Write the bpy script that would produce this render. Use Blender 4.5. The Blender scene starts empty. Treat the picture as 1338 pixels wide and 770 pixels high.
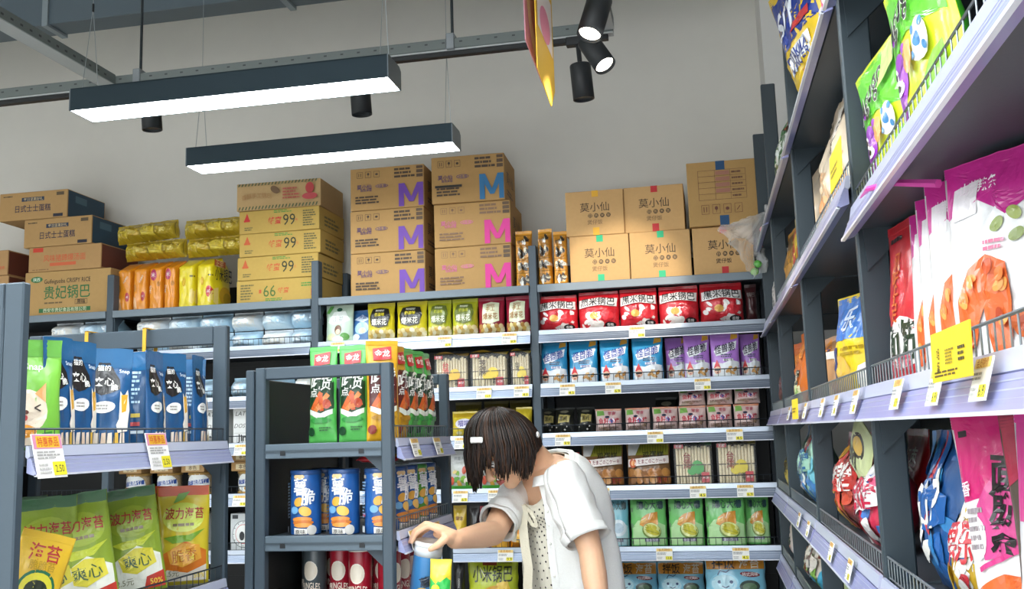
import bpy, math, random
from mathutils import Vector, Matrix, noise
random.seed(7)
SC = bpy.context.scene
COL = SC.collection
PI = math.pi

# ------------------------------------------------------------------ camera
FPX, CZ = 1265.0, 1.45                       # focal length in pixels of a 1338 wide frame, eye height
PITCH, ROLL, YAW = .1435, -.0320, .1927
def _rot(p, r, y):
    Ry = Matrix(((math.cos(y), 0, math.sin(y)), (0, 1, 0), (-math.sin(y), 0, math.cos(y))))
    Rx = Matrix(((1, 0, 0), (0, math.cos(p), math.sin(p)), (0, -math.sin(p), math.cos(p))))
    Rz = Matrix(((math.cos(r), -math.sin(r), 0), (math.sin(r), math.cos(r), 0), (0, 0, 1)))
    return Rz @ Rx @ Ry
RR = _rot(PITCH, ROLL, YAW)
camd = bpy.data.cameras.new('camera'); cam = bpy.data.objects.new('camera', camd); COL.objects.link(cam)
def _w(v): return Vector((v[0], v[2], -v[1]))
ax, ay, az = _w(RR[0]), -_w(RR[1]), -_w(RR[2])
cam.matrix_world = Matrix(((ax.x, ay.x, az.x, 0), (ax.y, ay.y, az.y, 0), (ax.z, ay.z, az.z, CZ), (0, 0, 0, 1)))
camd.sensor_width = 36; camd.lens = FPX / 1338 * 36; camd.clip_start = .05; camd.clip_end = 100
SC.camera = cam

# ------------------------------------------------------------------ world, light, exposure
wd = bpy.data.worlds.new('added_daylight_fill'); SC.world = wd; wd.use_nodes = True
wd.node_tree.nodes['Background'].inputs[0].default_value = (.93, .97, 1, 1)
wd.node_tree.nodes['Background'].inputs[1].default_value = 2.75  # unseen daylight fill, added through the open side behind the camera to brighten the wall
LAMP_WATT = 29.0                              # emission strength of a linear lamp's diffuser
SPOT_WATT = 60.0
SC.view_settings.view_transform = 'Standard'; SC.view_settings.look = 'None'
SC.view_settings.exposure = 0.0; SC.view_settings.gamma = 1; SC.view_settings.use_curve_mapping = False

# ------------------------------------------------------------------ measuring: where a sight line meets a real plane
def xat(px, Y, z):
    k = (px - 669) / FPX; q = -(z - CZ)
    return (k * (RR[2][1] * q + RR[2][2] * Y) - (RR[0][1] * q + RR[0][2] * Y)) / (RR[0][0] - k * RR[2][0])
def yat(px, X, z):
    k = (px - 669) / FPX; q = -(z - CZ)
    return (k * (RR[2][1] * q + RR[2][0] * X) - (RR[0][1] * q + RR[0][0] * X)) / (RR[0][2] - k * RR[2][2])
def zat(py, X, Y):
    k = (py - 385) / FPX
    q = (k * (RR[2][0] * X + RR[2][2] * Y) - (RR[1][0] * X + RR[1][2] * Y)) / (RR[1][1] - k * RR[2][1])
    return CZ - q
def ray(px, py):
    d = RR.transposed() @ Vector(((px - 669) / FPX, (py - 385) / FPX, 1)); return Vector((d[0], d[2], -d[1]))
def onY(px, py, Y): d = ray(px, py); return d * (Y / d.y) + Vector((0, 0, CZ))
def onX(px, py, X): d = ray(px, py); return d * (X / d.x) + Vector((0, 0, CZ))
def onZ(px, py, Z): d = ray(px, py); return d * ((Z - CZ) / d.z) + Vector((0, 0, CZ))

# ------------------------------------------------------------------ materials
MATS = {}
def lin(h):
    h = h.lstrip('#'); o = []
    for i in (0, 2, 4):
        c = int(h[i:i + 2], 16) / 255
        o.append(c / 12.92 if c <= .04045 else ((c + .055) / 1.055) ** 2.4)
    return (*o, 1)
KIND = {  # roughness, bump, bump scale, colour variation, metallic, coat
    'film': (.28, .30, 42, .07, 0, .35), 'matte': (.62, .05, 80, .04, 0, 0), 'card': (.85, .10, 60, .06, 0, 0),
    'ink': (.55, 0, 1, 0, 0, 0), 'paint': (.48, .03, 160, .04, 0, 0), 'wall': (.9, .06, 9, .03, 0, 0),
    'metal': (.35, .03, 90, .03, .75, 0), 'plastic': (.28, .02, 30, .03, 0, .3), 'cloth': (.85, .25, 210, .04, 0, 0),
    'skin': (.5, .04, 120, .04, 0, 0), 'hair': (.36, .2, 220, .25, 0, 0), 'food': (.6, .5, 120, .22, 0, 0),
}
def mt(h, k='ink'):
    key = (h, k)
    if key in MATS: return MATS[key]
    m = bpy.data.materials.new(f'{k}_{h.lstrip("#")}'); m.use_nodes = True
    nt = m.node_tree; b = nt.nodes['Principled BSDF']
    ro, bu, bs, va, me, co = KIND[k]
    b.inputs['Base Color'].default_value = lin(h); b.inputs['Roughness'].default_value = ro; b.inputs['Metallic'].default_value = me
    b.inputs['Coat Weight'].default_value = co; b.inputs['Coat Roughness'].default_value = .15
    if k == 'skin':
        b.inputs['Subsurface Weight'].default_value = .12; b.inputs['Subsurface Radius'].default_value = (.012, .005, .003)
    if bu or va:
        tc = nt.nodes.new('ShaderNodeTexCoord'); nz = nt.nodes.new('ShaderNodeTexNoise'); nz.inputs['Scale'].default_value = bs
        nz.inputs['Detail'].default_value = 3
        nt.links.new(tc.outputs['Object'], nz.inputs['Vector'])
        if bu:
            bp = nt.nodes.new('ShaderNodeBump'); bp.inputs['Strength'].default_value = bu; bp.inputs['Distance'].default_value = .004
            nt.links.new(nz.outputs['Fac'], bp.inputs['Height']); nt.links.new(bp.outputs['Normal'], b.inputs['Normal'])
        if va:
            hs = nt.nodes.new('ShaderNodeHueSaturation'); mr = nt.nodes.new('ShaderNodeMapRange')
            mr.inputs['To Min'].default_value = 1 - va; mr.inputs['To Max'].default_value = 1 + va
            nt.links.new(nz.outputs['Fac'], mr.inputs['Value']); nt.links.new(mr.outputs['Result'], hs.inputs['Value'])
            hs.inputs['Color'].default_value = lin(h); nt.links.new(hs.outputs['Color'], b.inputs['Base Color'])
    if k == 'hair': b.inputs['Specular IOR Level'].default_value = .3
    MATS[key] = m; return m
def emit(h, s):
    key = (h, 'emit', s)
    if key in MATS: return MATS[key]
    m = bpy.data.materials.new('lamp_glow'); m.use_nodes = True; b = m.node_tree.nodes['Principled BSDF']
    b.inputs['Base Color'].default_value = lin(h); b.inputs['Emission Color'].default_value = lin(h); b.inputs['Emission Strength'].default_value = s
    MATS[key] = m; return m
def clear(h='#ffffff', gloss=.12, name='clear_film'):
    key = (h, 'clear', gloss)
    if key in MATS: return MATS[key]
    m = bpy.data.materials.new(name); m.use_nodes = True; nt = m.node_tree
    b = nt.nodes['Principled BSDF']; out = nt.nodes['Material Output']
    b.inputs['Base Color'].default_value = lin(h); b.inputs['Roughness'].default_value = .12; b.inputs['Coat Weight'].default_value = .5
    nz = nt.nodes.new('ShaderNodeTexNoise'); nz.inputs['Scale'].default_value = 30
    bp = nt.nodes.new('ShaderNodeBump'); bp.inputs['Strength'].default_value = .5; bp.inputs['Distance'].default_value = .01
    nt.links.new(nz.outputs['Fac'], bp.inputs['Height']); nt.links.new(bp.outputs['Normal'], b.inputs['Normal'])
    tr = nt.nodes.new('ShaderNodeBsdfTransparent'); mx = nt.nodes.new('ShaderNodeMixShader'); mx.inputs[0].default_value = gloss
    nt.links.new(tr.outputs[0], mx.inputs[1]); nt.links.new(b.outputs[0], mx.inputs[2]); nt.links.new(mx.outputs[0], out.inputs[0])
    MATS[key] = m; return m

# ------------------------------------------------------------------ mesh building
class MB:
    def __init__(s): s.v = []; s.f = []; s.i = []; s.m = []
    def mi(s, m):
        if m not in s.m: s.m.append(m)
        return s.m.index(m)
    def add(s, vs, fs, m):
        o = len(s.v); k = s.mi(m); s.v += [tuple(v) for v in vs]
        for f in fs: s.f.append([o + j for j in f]); s.i.append(k)
        return s
    def box(s, x0, y0, z0, x1, y1, z1, m, b=0, M=None):
        if b <= 0:
            vs = [(x, y, z) for x in (x0, x1) for y in (y0, y1) for z in (z0, z1)]
            fs = [(0, 1, 3, 2), (4, 6, 7, 5), (0, 4, 5, 1), (2, 3, 7, 6), (0, 2, 6, 4), (1, 5, 7, 3)]
        else:
            vs, ix = [], {}
            for a in (0, 1):
                for c in (0, 1):
                    for d in (0, 1):
                        P = [(x0, x1)[a], (y0, y1)[c], (z0, z1)[d]]; sg = [(1, -1)[a], (1, -1)[c], (1, -1)[d]]
                        for k in range(3):
                            q = [P[j] + (0 if j == k else sg[j] * b) for j in range(3)]
                            ix[(a, c, d, k)] = len(vs); vs.append(tuple(q))
            fs = []
            for k in range(3):
                u, w = [(1, 2), (2, 0), (0, 1)][k]
                for e in (0, 1):
                    loop = []
                    for (p, q) in ((0, 0), (1, 0), (1, 1), (0, 1)):
                        t = [0, 0, 0]; t[k] = e; t[u] = p; t[w] = q; loop.append(ix[(*t, k)])
                    fs.append(loop if e else loop[::-1])
            for k in range(3):          # edges along axis k
                u, w = [(1, 2), (2, 0), (0, 1)][k]
                for p in (0, 1):
                    for q in (0, 1):
                        t0 = [0, 0, 0]; t0[u] = p; t0[w] = q; t1 = list(t0); t1[k] = 1
                        L = [ix[(*t0, u)], ix[(*t0, w)], ix[(*t1, w)], ix[(*t1, u)]]
                        fs.append(L if (p == q) else L[::-1])
            for a in (0, 1):
                for c in (0, 1):
                    for d in (0, 1):
                        L = [ix[(a, c, d, k)] for k in range(3)]
                        fs.append(L if (a + c + d) % 2 else L[::-1])
        if M is not None: vs = [M @ Vector(v) for v in vs]
        return s.add(vs, fs, m)
    def tube(s, pts, r, m, n=6, cap=True):
        pts = [Vector(p) for p in pts]; rs = r if isinstance(r, (list, tuple)) else [r] * len(pts)
        vs, fs = [], []; up = None
        for i, p in enumerate(pts):
            t = (pts[min(i + 1, len(pts) - 1)] - pts[max(i - 1, 0)]).normalized()
            if up is None: up = Vector((0, 0, 1)) if abs(t.z) < .9 else Vector((1, 0, 0))
            a = t.cross(up).normalized(); up = a.cross(t).normalized()
            for k in range(n):
                an = 2 * PI * k / n; vs.append(p + rs[i] * (a * math.cos(an) + up * math.sin(an)))
        for i in range(len(pts) - 1):
            for k in range(n): fs.append((i * n + k, i * n + (k + 1) % n, (i + 1) * n + (k + 1) % n, (i + 1) * n + k))
        if cap: fs.append(tuple(range(n))[::-1]); fs.append(tuple((len(pts) - 1) * n + k for k in range(n)))
        return s.add(vs, fs, m)
    def lathe(s, prof, m, n=28, M=None, cap=True):
        vs = [(r * math.cos(2 * PI * k / n), r * math.sin(2 * PI * k / n), z) for r, z in prof for k in range(n)]
        fs = [(i * n + k, i * n + (k + 1) % n, (i + 1) * n + (k + 1) % n, (i + 1) * n + k) for i in range(len(prof) - 1) for k in range(n)]
        if cap: fs.append(tuple(range(n))[::-1]); fs.append(tuple((len(prof) - 1) * n + k for k in range(n)))
        if M is not None: vs = [M @ Vector(v) for v in vs]
        return s.add(vs, fs, m)
    def grid(s, fn, nu, nv, m, flip=False):
        vs = [fn(i / nu, j / nv) for j in range(nv + 1) for i in range(nu + 1)]
        fs = []
        for j in range(nv):
            for i in range(nu):
                a = j * (nu + 1) + i; q = (a, a + 1, a + nu + 2, a + nu + 1); fs.append(q[::-1] if flip else q)
        return s.add(vs, fs, m)
    def prism(s, poly, x0, x1, m, axis='x'):      # a closed outline swept along an axis
        n = len(poly)
        def P(a, q): return (a, q[0], q[1]) if axis == 'x' else ((q[0], a, q[1]) if axis == 'y' else (q[0], q[1], a))
        vs = [P(x0, q) for q in poly] + [P(x1, q) for q in poly]
        fs = [(k, (k + 1) % n, n + (k + 1) % n, n + k) for k in range(n)] + [tuple(range(n))[::-1], tuple(range(n, 2 * n))]
        return s.add(vs, fs, m)
    def build(s, name, parent=None, smooth=False):
        me = bpy.data.meshes.new(name); me.from_pydata(s.v, [], s.f); me.polygons.foreach_set('material_index', s.i)
        for m in s.m: me.materials.append(m)
        if smooth: me.polygons.foreach_set('use_smooth', [True] * len(s.f))
        me.update(); o = bpy.data.objects.new(name, me); COL.objects.link(o)
        if parent is not None: o.parent = parent
        return o
def empty(name, loc=(0, 0, 0), rz=0):
    o = bpy.data.objects.new(name, None); COL.objects.link(o); o.location = loc; o.rotation_euler = (0, 0, rz); o.empty_display_size = .05; return o
def tag(o, label, cat, group=None):
    o['label'] = label; o['category'] = cat
    if group: o['group'] = group
    return o
def struct(o): o['kind'] = 'structure'; return o
KIDS = {}
def clone(o):
    c = o.copy(); COL.objects.link(c)
    for k in list(o.children):
        d = k.copy(); COL.objects.link(d); d.parent = c
        for g in list(k.children):
            e = g.copy(); COL.objects.link(e); e.parent = d
    return c
ORD = ['first', 'second', 'third', 'fourth', 'fifth', 'sixth', 'seventh', 'eighth', 'ninth', 'tenth']

# ------------------------------------------------------------------ lettering and print laid on a surface
TXT = {}
def text_mesh(body, bold=.0, shear=0, ls=.9):
    key = (body, bold, shear)
    if key in TXT: return TXT[key]
    c = bpy.data.curves.new('lettering', 'FONT'); c.body = body; c.offset = min(bold, .09) * .3; c.shear = shear; c.resolution_u = 2
    c.align_x = 'CENTER'; c.space_line = ls
    o = bpy.data.objects.new('lettering', c); COL.objects.link(o); bpy.context.view_layer.update()
    m = bpy.data.meshes.new_from_object(o.evaluated_get(bpy.context.evaluated_depsgraph_get()))
    vs = [v.co.copy() for v in m.vertices]; fs = [tuple(p.vertices) for p in m.polygons]
    bpy.data.objects.remove(o); bpy.data.curves.remove(c); bpy.data.meshes.remove(m)
    x0, x1 = min(v.x for v in vs), max(v.x for v in vs); y0, y1 = min(v.y for v in vs), max(v.y for v in vs)
    vs = [(v.x - (x0 + x1) / 2, v.y - (y0 + y1) / 2) for v in vs]
    TXT[key] = (vs, fs, x1 - x0, y1 - y0); return TXT[key]
def _clampuv(u, v): return min(max(u, .004), .996), min(max(v, .004), .996)
def lay(surf, art, inkkind='ink', e0=.0009, de=.00035):
    """art: list of primitives in the surface's own 0..1 coordinates; returns (picture MB, lettering MB)"""
    pic, let = MB(), MB(); SP = getattr(surf, 'PD', surf.P); fine = 1 if surf.flat else 2.2
    for n, a in enumerate(art):
        t = a[0]; e = e0 + de * n + (0 if surf.flat or t != 'text' else .0011)
        P = lambda u, v: SP(*_clampuv(u, v), e)
        if t == 'rect':
            _, u0, v0, u1, v1, c = a[:6]; nu = max(1, int(abs(u1 - u0) * 9 * fine)); nv = max(1, int(abs(v1 - v0) * 9 * fine))
            pic.grid(lambda i, j: P(u0 + (u1 - u0) * i, v0 + (v1 - v0) * j), nu, nv, mt(c, a[6] if len(a) > 6 else inkkind))
        elif t in ('ell', 'poly'):
            if t == 'ell':
                _, cu, cv, ru, rv, c = a[:6]; ro = a[6] if len(a) > 6 else 0; N = 18
                asp = surf.h / surf.w
                ring = []
                for k in range(N):
                    an = 2 * PI * k / N; x, y = ru * math.cos(an), rv * math.sin(an) * asp
                    ring.append((cu + x * math.cos(ro) - y * math.sin(ro), cv + (x * math.sin(ro) + y * math.cos(ro)) / asp))
            else:
                _, ring, c = a[:3]; cu = sum(p[0] for p in ring) / len(ring); cv = sum(p[1] for p in ring) / len(ring)
                R2 = []
                for k in range(len(ring)):
                    p, q = ring[k], ring[(k + 1) % len(ring)]; m_ = max(1, int(math.hypot(p[0] - q[0], p[1] - q[1]) * 7 * fine))
                    R2 += [(p[0] + (q[0] - p[0]) * j / m_, p[1] + (q[1] - p[1]) * j / m_) for j in range(m_)]
                ring = R2
            N = len(ring); K = 1 if surf.flat else 1 + int(max(abs(p[0] - cu) + abs(p[1] - cv) for p in ring) * 13)
            vs = [P(cu, cv)] + [P(cu + (p[0] - cu) * k / K, cv + (p[1] - cv) * k / K) for k in range(1, K + 1) for p in ring]
            fs = [(0, 1 + k, 1 + (k + 1) % N) for k in range(N)]
            for r in range(K - 1):
                fs += [(1 + r * N + k, 1 + (r + 1) * N + k, 1 + (r + 1) * N + (k + 1) % N, 1 + r * N + (k + 1) % N) for k in range(N)]
            pic.add(vs, fs, mt(c, inkkind))
        elif t == 'line':
            _, pts, wd_, c = a[:4]
            for p, q in zip(pts, pts[1:]):
                dx, dy = (q[0] - p[0]) * surf.w, (q[1] - p[1]) * surf.h; L = math.hypot(dx, dy) or 1; nx, ny = -dy / L * wd_ / 2, dx / L * wd_ / 2
                m_ = max(1, int(math.hypot(q[0] - p[0], q[1] - p[1]) * 9 * fine))
                pic.grid(lambda i, j: P(p[0] + (q[0] - p[0]) * i + nx * (2 * j - 1) / surf.w, p[1] + (q[1] - p[1]) * i + ny * (2 * j - 1) / surf.h), m_, 1, mt(c, inkkind))
        elif t == 'lines':
            _, u0, v0, u1, v1, k, c = a[:7]; rd = random.Random(n * 7 + k)
            for j in range(k):
                v = v0 + (v1 - v0) * (j + .5) / k; hh = abs(v1 - v0) / k * .28; u = u0; end = u1 - (u1 - u0) * rd.random() * .35
                while u < end:
                    w_ = (u1 - u0) * rd.uniform(.08, .3); ue = min(end, u + w_)
                    pic.grid(lambda i, jj: P(u + (ue - u) * i, v + hh * (2 * jj - 1)), max(1, int((ue - u) * 8)), 1, mt(c, inkkind)); u = ue + (u1 - u0) * .03
        elif t == 'text':
            _, body, cu, cv, wu, c = a[:6]; o = a[6] if len(a) > 6 else {}
            vs, fs, tw, th = text_mesh(body, o.get('b', .02), o.get('sh', 0), o.get('ls', .9))
            s = wu * surf.w / tw; st = o.get('st', 1); ro = o.get('r', 0); cr, sr = math.cos(ro), math.sin(ro); arc = o.get('arc', 0)
            out = []
            for x, y in vs:
                x, y = x * s, y * s * st; y += arc * (1 - (2 * x / (wu * surf.w)) ** 2) * surf.h
                out.append(P(cu + (x * cr - y * sr) / surf.w, cv + (x * sr + y * cr) / surf.h))
            let.add(out, fs, mt(c, inkkind))
    return pic, let
def dress(root, surf, art, inkkind='ink', pname='print', **kw):
    pic, let = lay(surf, art, inkkind, **kw)
    if pic.f: pic.build(pname, root)
    if let.f: let.build('lettering', root)
    return root
class Flat:
    flat = True
    def __init__(s, w, h, o, ux, n): s.w, s.h, s.o, s.ux, s.n = w, h, Vector(o), Vector(ux), Vector(n)
    def P(s, u, v, e=0): return s.o + s.ux * (u * s.w) + Vector((0, 0, v * s.h)) + s.n * e
class Can:
    flat = False
    def __init__(s, r, h, z0=0, span=PI, c0=0): s.r, s.h, s.z0, s.sp, s.c0 = r, h, z0, span, c0; s.w = r * span
    def P(s, u, v, e=0):
        t = (u - .5) * s.sp + s.c0; r = s.r + e; return (r * math.sin(t), -r * math.cos(t), s.z0 + v * s.h)
def sst(x): x = min(max(x, 0), 1); return x * x * (3 - 2 * x)
class Bag:
    flat = False
    def __init__(s, w, h, d, kind='pillow', seal=.07, wr=.004, seed=0, waist=.04, flop=0):
        s.w, s.h, s.d, s.kind, s.seal, s.wr, s.seed, s.waist, s.flop = w, h, d, kind, seal, wr, seed, waist, flop
    def P(s, u, v, e=0, side=-1):
        hw = s.w / 2 * (1 - s.waist * math.sin(PI * min(max(v, 0), 1)))
        q = abs(2 * u - 1)
        if s.kind == 'block': pr = (1 - q ** 9) ** .5
        else: pr = (1 - q ** 2.4) ** .62 if q < 1 else 0
        if s.kind == 'pillow': g = min(1, sst(v / .3) ** .55, sst((1 - s.seal - v) / .42) ** .6 if v < 1 - s.seal else 0)
        elif s.kind == 'block': g = 1 if v < .8 else max(0, 1 - ((v - .8) / (.2 - s.seal + .001))) if v < 1 - s.seal else 0
        else: g = 1 if v < .3 else (max(0, 1 - ((v - .3) / (.7 - s.seal)) ** 1.5) if v < 1 - s.seal else 0)
        x = (2 * u - 1) * hw; z = s.h * v
        nz = noise.noise((x * 38 + s.seed * 3.1, z * 26 + s.seed, side * 2 + s.seed * 1.7)) + .5 * noise.noise((x * 90, z * 70 + s.seed * 2, side))
        cr = .35 - abs(noise.noise((x * 34 + z * 15 + s.seed, z * 11 - x * 22, side * 3 + s.seed))) * 1.6
        cr += .6 * (.3 - abs(noise.noise((x * 20 - z * 46, z * 30 + x * 40, s.seed + 9))))
        y = side * (s.d / 2 * pr * g + s.wr * (nz + .9 * cr) * pr * (.35 + .65 * min(1, g)) + .0006)
        x += s.w * .014 * noise.noise((z * 26 + s.seed, s.seed * 2.3, 1 if x > 0 else 4)) * (q ** 3)
        if s.flop and v > .75: y += s.flop * (v - .75) ** 2 * 16 * s.h * .12
        z += s.h * .008 * noise.noise((x * 30, s.seed, 5)) * v
        return (x, y + side * e, z)
    def PD(s, u, v, e=0):
        """the printed front: exactly on the film's own mesh"""
        nu, nv, G = s.G; a, b = min(u * nu, nu - 1e-6), min(v * nv, nv - 1e-6); i, j = int(a), int(b); f, g = a - i, b - j
        p, q, r, t = G[j * (nu + 1) + i], G[j * (nu + 1) + i + 1], G[(j + 1) * (nu + 1) + i], G[(j + 1) * (nu + 1) + i + 1]
        return tuple((p[k] * (1 - f) + q[k] * f) * (1 - g) + (r[k] * (1 - f) + t[k] * f) * g - (e if k == 1 else 0) for k in range(3))
def bag(name, w, h, d, base, art=(), kind='pillow', seal=.07, wr=.004, seed=0, waist=.04, film='film', flop=0, back=None, sealc=None, ink='film', nu=20, nv=24):
    S = Bag(w, h, d, kind, seal, wr, seed, waist, flop); m = MB(); bm = mt(base, film) if isinstance(base, str) else base
    m.grid(lambda u, v: S.P(u, v, 0, -1), nu, nv, bm); S.G = (nu, nv, list(m.v))
    m.grid(lambda u, v: S.P(u, v, 0, 1), nu, nv, mt(back, film) if back else bm, flip=True)
    n = (nu + 1) * (nv + 1)
    fs = [(i, n + i, n + i + 1, i + 1) for i in range(nu)]
    fs += [(nv * (nu + 1) + i, nv * (nu + 1) + i + 1, n + nv * (nu + 1) + i + 1, n + nv * (nu + 1) + i) for i in range(nu)]
    fs += [(j * (nu + 1), (j + 1) * (nu + 1), n + (j + 1) * (nu + 1), n + j * (nu + 1)) for j in range(nv)]
    fs += [(j * (nu + 1) + nu, n + j * (nu + 1) + nu, n + (j + 1) * (nu + 1) + nu, (j + 1) * (nu + 1) + nu) for j in range(nv)]
    for f in fs: m.f.append(list(f)); m.i.append(0)
    o = m.build(name, smooth=True)
    if seal:
        k = MB(); N = 9
        for sd in (-1, 1):
            k.grid(lambda u, v: S.P(.01 + .98 * u, 1 - seal * (1 - v), .0006 + (.0009 if int(round(v * N)) % 2 else 0), sd), 10, N, mt(sealc, film) if sealc else bm, flip=sd > 0)
        k.build('top_seal', o, True)
    if art: dress(o, S, list(art), ink, e0=.0011)
    o['half_depth'] = d / 2
    return o
def carton(w, d, h, base, front=(), side=(), tape=None, seed=0):
    m = MB().box(-w / 2, -d / 2, 0, w / 2, d / 2, h, mt(base, 'card'), .0025)
    o = m.build('carton')
    if front: dress(o, Flat(w, h, (-w / 2, -d / 2, 0), (1, 0, 0), (0, -1, 0)), list(front), 'matte', 'print', e0=.0006, de=.0002)
    if side: dress(o, Flat(d, h, (w / 2, -d / 2, 0), (0, 1, 0), (1, 0, 0)), list(side), 'matte', 'side_print', e0=.0006, de=.0002)
    sm = MB().box(-w / 2 + .004, -.0012, h, w / 2 - .004, .0012, h + .0006, mt('#6b5230', 'card')); sm.build('flap_seam', o)
    for (tc, u0, u1, v0, v1) in tape or ():
        e = .0012
        MB().box(-w / 2 + u0 * w, -d / 2 - e, v0 * h, -w / 2 + u1 * w, -d / 2 - .0002, v1 * h, mt(tc, 'matte')).build('tape', o)
    return o
def blobs(n, cols, seed, u0=.05, v0=.05, u1=.95, v1=.9, r0=.06, r1=.16):
    rd = random.Random(seed); out = []
    for k in range(n):
        c = rd.choice(cols); cu, cv = rd.uniform(u0, u1), rd.uniform(v0, v1); r = rd.uniform(r0, r1)
        if k % 3 == 0:
            pts = []; m = rd.randint(5, 7)
            for j in range(m):
                an = 2 * PI * j / m; q = r * rd.uniform(.55, 1.25); pts.append((cu + q * math.cos(an), cv + q * math.sin(an) * .8))
            out.append(('poly', pts, c))
        else: out.append(('ell', cu, cv, r, r * rd.uniform(.4, .9), c, rd.uniform(0, 3)))
    return out
def put(o, x, y, z, rz=0, label=None, cat=None, group=None, lean=0, roll=0):
    if (lean or roll) and o.type == 'MESH':                         # a tipped thing rests on its lowest edge
        R_ = Matrix.Rotation(roll, 3, 'Y') @ Matrix.Rotation(lean, 3, 'X'); bb_ = [Vector(c) for c in o.bound_box]
        z += max(0, -min((R_ @ Vector((c.x * o.scale.x, c.y * o.scale.y, c.z * o.scale.z))).z for c in bb_))
    o.location = (x, y, z); o.rotation_euler = (lean, roll, rz)   # lean < 0 tips the top backward (away from its front)
    if label: tag(o, label, cat, group)
    return o

# ================================================================== THE ROOM
Yb, Xr = 4.20, .265                            # front planes of the back shelving and of the right-hand shelving
def plane_box(name, x0, y0, z0, x1, y1, z1, m): return struct(MB().box(x0, y0, z0, x1, y1, z1, m).build(name))
plane_box('wall_back', -5.2, 4.66, 0, 1.1, 4.80, 4.0, mt('#dcd9d1', 'wall'))
plane_box('wall_right', .90, -2.6, 0, 1.02, 4.66, 4.0, mt('#d6d5d0', 'wall'))
plane_box('wall_left', -5.2, -2.6, 0, -5.08, 4.66, 4.0, mt('#dcd9d1', 'wall'))
plane_box('ceiling', -5.2, -2.6, 4.0, 1.1, 4.80, 4.1, mt('#d6d7d6', 'wall'))
plane_box('trim_1', .352, 4.40, 0, .90, 4.66, 4.0, mt('#dcdbd7', 'wall'))       # the boxed-in corner pier
def floor_tiles():
    f = struct(MB().box(-5.2, -2.6, -.05, 1.1, 4.66, -.004, mt('#8d8f90', 'wall')).build('floor'))
    me = MB().box(.004, .004, -.004, .596, .596, 0, mt('#c9c8c4', 'plastic'), .002).build('tile', f)
    for i in range(10):
        for j in range(12):
            o = me if (i, j) == (0, 0) else me.copy()
            if o is not me: COL.objects.link(o)
            o.location = (-5.08 + i * .6, -2.6 + j * .6, 0)
floor_tiles()

# ------------------------------------------------------------------ shelving
POST, BOARD, PANEL, LIP, LIPTOP = '#3c4953', '#363f46', '#101417', '#8286a6', '#a9adc2'
def lip_mesh(L, m1, m2, depth=.022, hgt=.052, kd='plastic'):
    m = MB()
    m.prism([(0, .004), (-.006, .004), (-.010, -.016), (-.004, -.020), (0, -.016)], 0, L, mt(m2, kd))                # clear upper strip
    m.prism([(-.004, -.020), (-.011, -.018), (-depth, -hgt + .008), (-depth - .003, -hgt + .002), (-depth, -hgt), (-.004, -hgt + .006)], 0, L, mt(m1, kd))
    for k in range(3):
        y = -.013 - .003 * k; z = -.024 - .008 * k
        m.box(0, y - .0012, z - .0007, L, y, z + .0007, mt(m2, 'plastic'))
    m.box(0, -depth - .004, -hgt - .001, L, -depth + .002, -hgt + .003, mt('#d4d6e0', 'plastic'))
    return m
def guard_mesh(L, col, step=.026, hgt=.036, r=.0011):
    m = MB(); k = mt(col, 'metal')
    m.tube([(0, .004, hgt), (L, .004, hgt)], .0021, k, 5); m.tube([(0, .004, .004), (L, .004, .004)], .0015, k, 4)
    n = int(L / step)
    for i in range(n + 1): m.tube([(.004 + (L - .008) * i / n, .004, .002), (.004 + (L - .008) * i / n, .004, hgt)], r, k, 4, False)
    return m
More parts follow.
